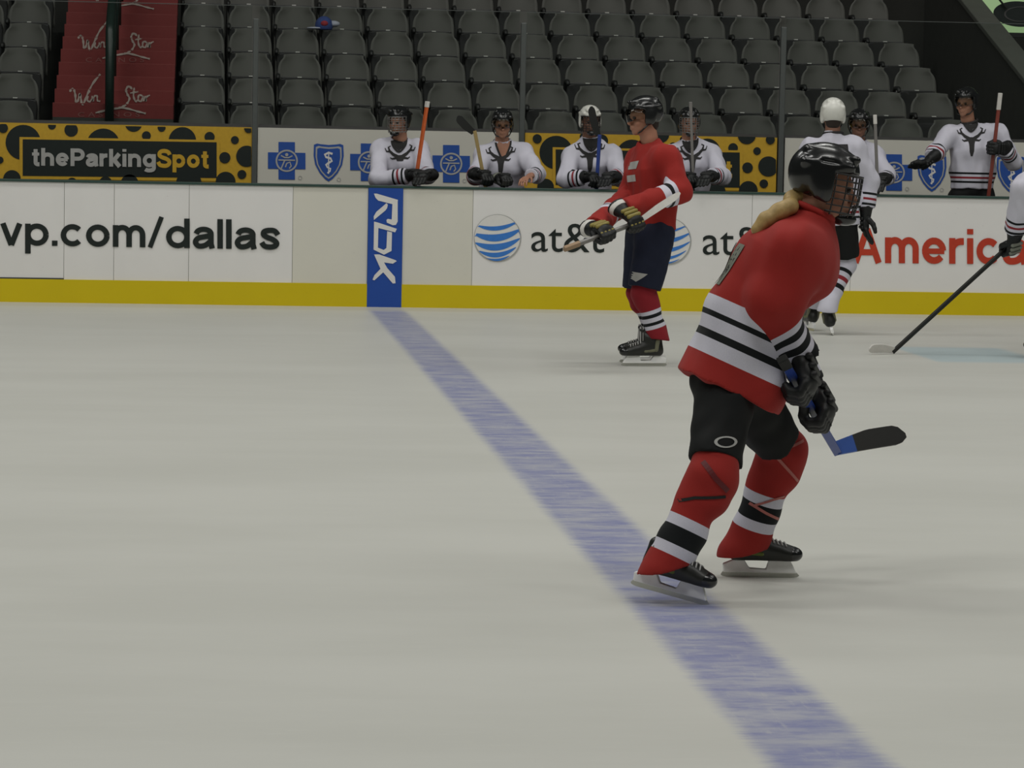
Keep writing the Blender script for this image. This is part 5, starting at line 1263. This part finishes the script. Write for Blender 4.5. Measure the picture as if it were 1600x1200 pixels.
bench_person('person in white jersey on the bench partly hidden behind the white-helmeted player', (1342, 197), (-.15, -1, -.06), ((1316, 240), (1366, 238)), ((1308, 280), (1386, 276)), ((1330, 288), (1376, 291)), visor=True, seed=45, skin='skin_dark', handy=(.10, .10), crest=False)
hockey_stick('grey stick upright before the half-hidden benched player', gp(1367, 180, .15), gp(1373, 345, .20), gp(1390, 350, .2), M['stick_grey'], M['stick_black'], M['tape_white'], .08, r=(.014, .010))

def standing():
    yb = .62; up = V(0, 0, 1); p = lambda x, y, dy=0: P(x, y, yb + dy)
    J = dict(head=p(1509, 163, -.04), fwd=V(-.62, -.78, -.06), up=up, facing=V(-.1, -1, 0), neck=p(1516, 197), chest=p(1520, 232), mid=p(1519, 268), pel=p(1518, 298), shR=p(1482, 212, -.02), shL=p(1558, 210, .02), floor=.25,
             elR=p(1462, 238, -.22), elL=p(1583, 252, -.05), hipR=p(1501, 308), hipL=p(1535, 308), knR=p(1500, 372, -.05), knL=p(1538, 372, -.05), crest=p(1520, 222, -.2), pant_len=.95)
    A = frame(V(-.1, -1, 0), up)
    for k, x in (('R', 1500), ('L', 1538)):
        q = p(x, 400); J['an' + k] = V(q[0], yb, .25 + .2)
    butt, low = p(1563, 146, -.30), p(1540, 345, -.20); heel = low
    d = heel - butt; hL = butt + d * ((231 - 146) / 199.0)
    frL = hand_frame(d, J['elL'], hL, True); hR = p(1440, 250, -.38); frR = hand_frame(V(.2, -.5, .3), J['elR'], hR)
    J['wrL'] = wrist(frL); J['wrR'] = wrist(frR)
    build_person('person in white jersey standing at the bench at far right, black helmet, face turned left', J, 'jersey_white', 'pants_black', 'sock_white', visor=True, hands=((frR, 1, 'open'), (frL, -1, True)),
        skates=((A, V(J['anR'][0], yb, .25)), (A, V(J['anL'][0], yb, .25))), vox=.009, foldseed=51, bulk=.95, crest=True, hem=-.02, pad='glove_black')
    hockey_stick('red stick with white taped end, held upright by the standing benched player', butt, heel, heel + V(.25, .05, -.05), M['stick_red'], M['stick_black'], M['tape_white'], .15)
standing()


# ================================================================== LIGHT
def area(name, loc, tgt, sx, sy, power, col):
    l = bpy.data.lights.new(name, 'AREA'); l.shape = 'RECTANGLE'; l.size = sx; l.size_y = sy; l.energy = power; l.color = col
    o = bpy.data.objects.new(name, l); C.objects.link(o); o.location = loc
    o.rotation_euler = (Vector(tgt) - Vector(loc)).to_track_quat('-Z', 'Y').to_euler(); return o
WARM = (1.0, 0.99, 0.95)
for i, x in enumerate((-9, 3, 15)):
    k = (1.20, 1.0, 0.78)[i]
    area('arena_light', (x, -4.5, 15), (x, -6, 0), 7, 2.5, 450 * k, WARM)
    area('arena_light', (x, -14, 15), (x, -13, 0), 7, 2.5, 430 * k, WARM)
    area('arena_light', (x, -24, 15), (x, -16, 0), 7, 2.5, 470 * k, WARM)
w = bpy.data.worlds.new('world'); SC.world = w; w.use_nodes = True
bg = w.node_tree.nodes['Background']; bg.inputs[0].default_value = (0.75, 0.82, 0.80, 1); bg.inputs[1].default_value = 0.03
SC.view_settings.view_transform = 'Standard'; SC.view_settings.look = 'None'; SC.view_settings.gamma = 1; SC.view_settings.use_curve_mapping = False
SC.view_settings.exposure = 0.0
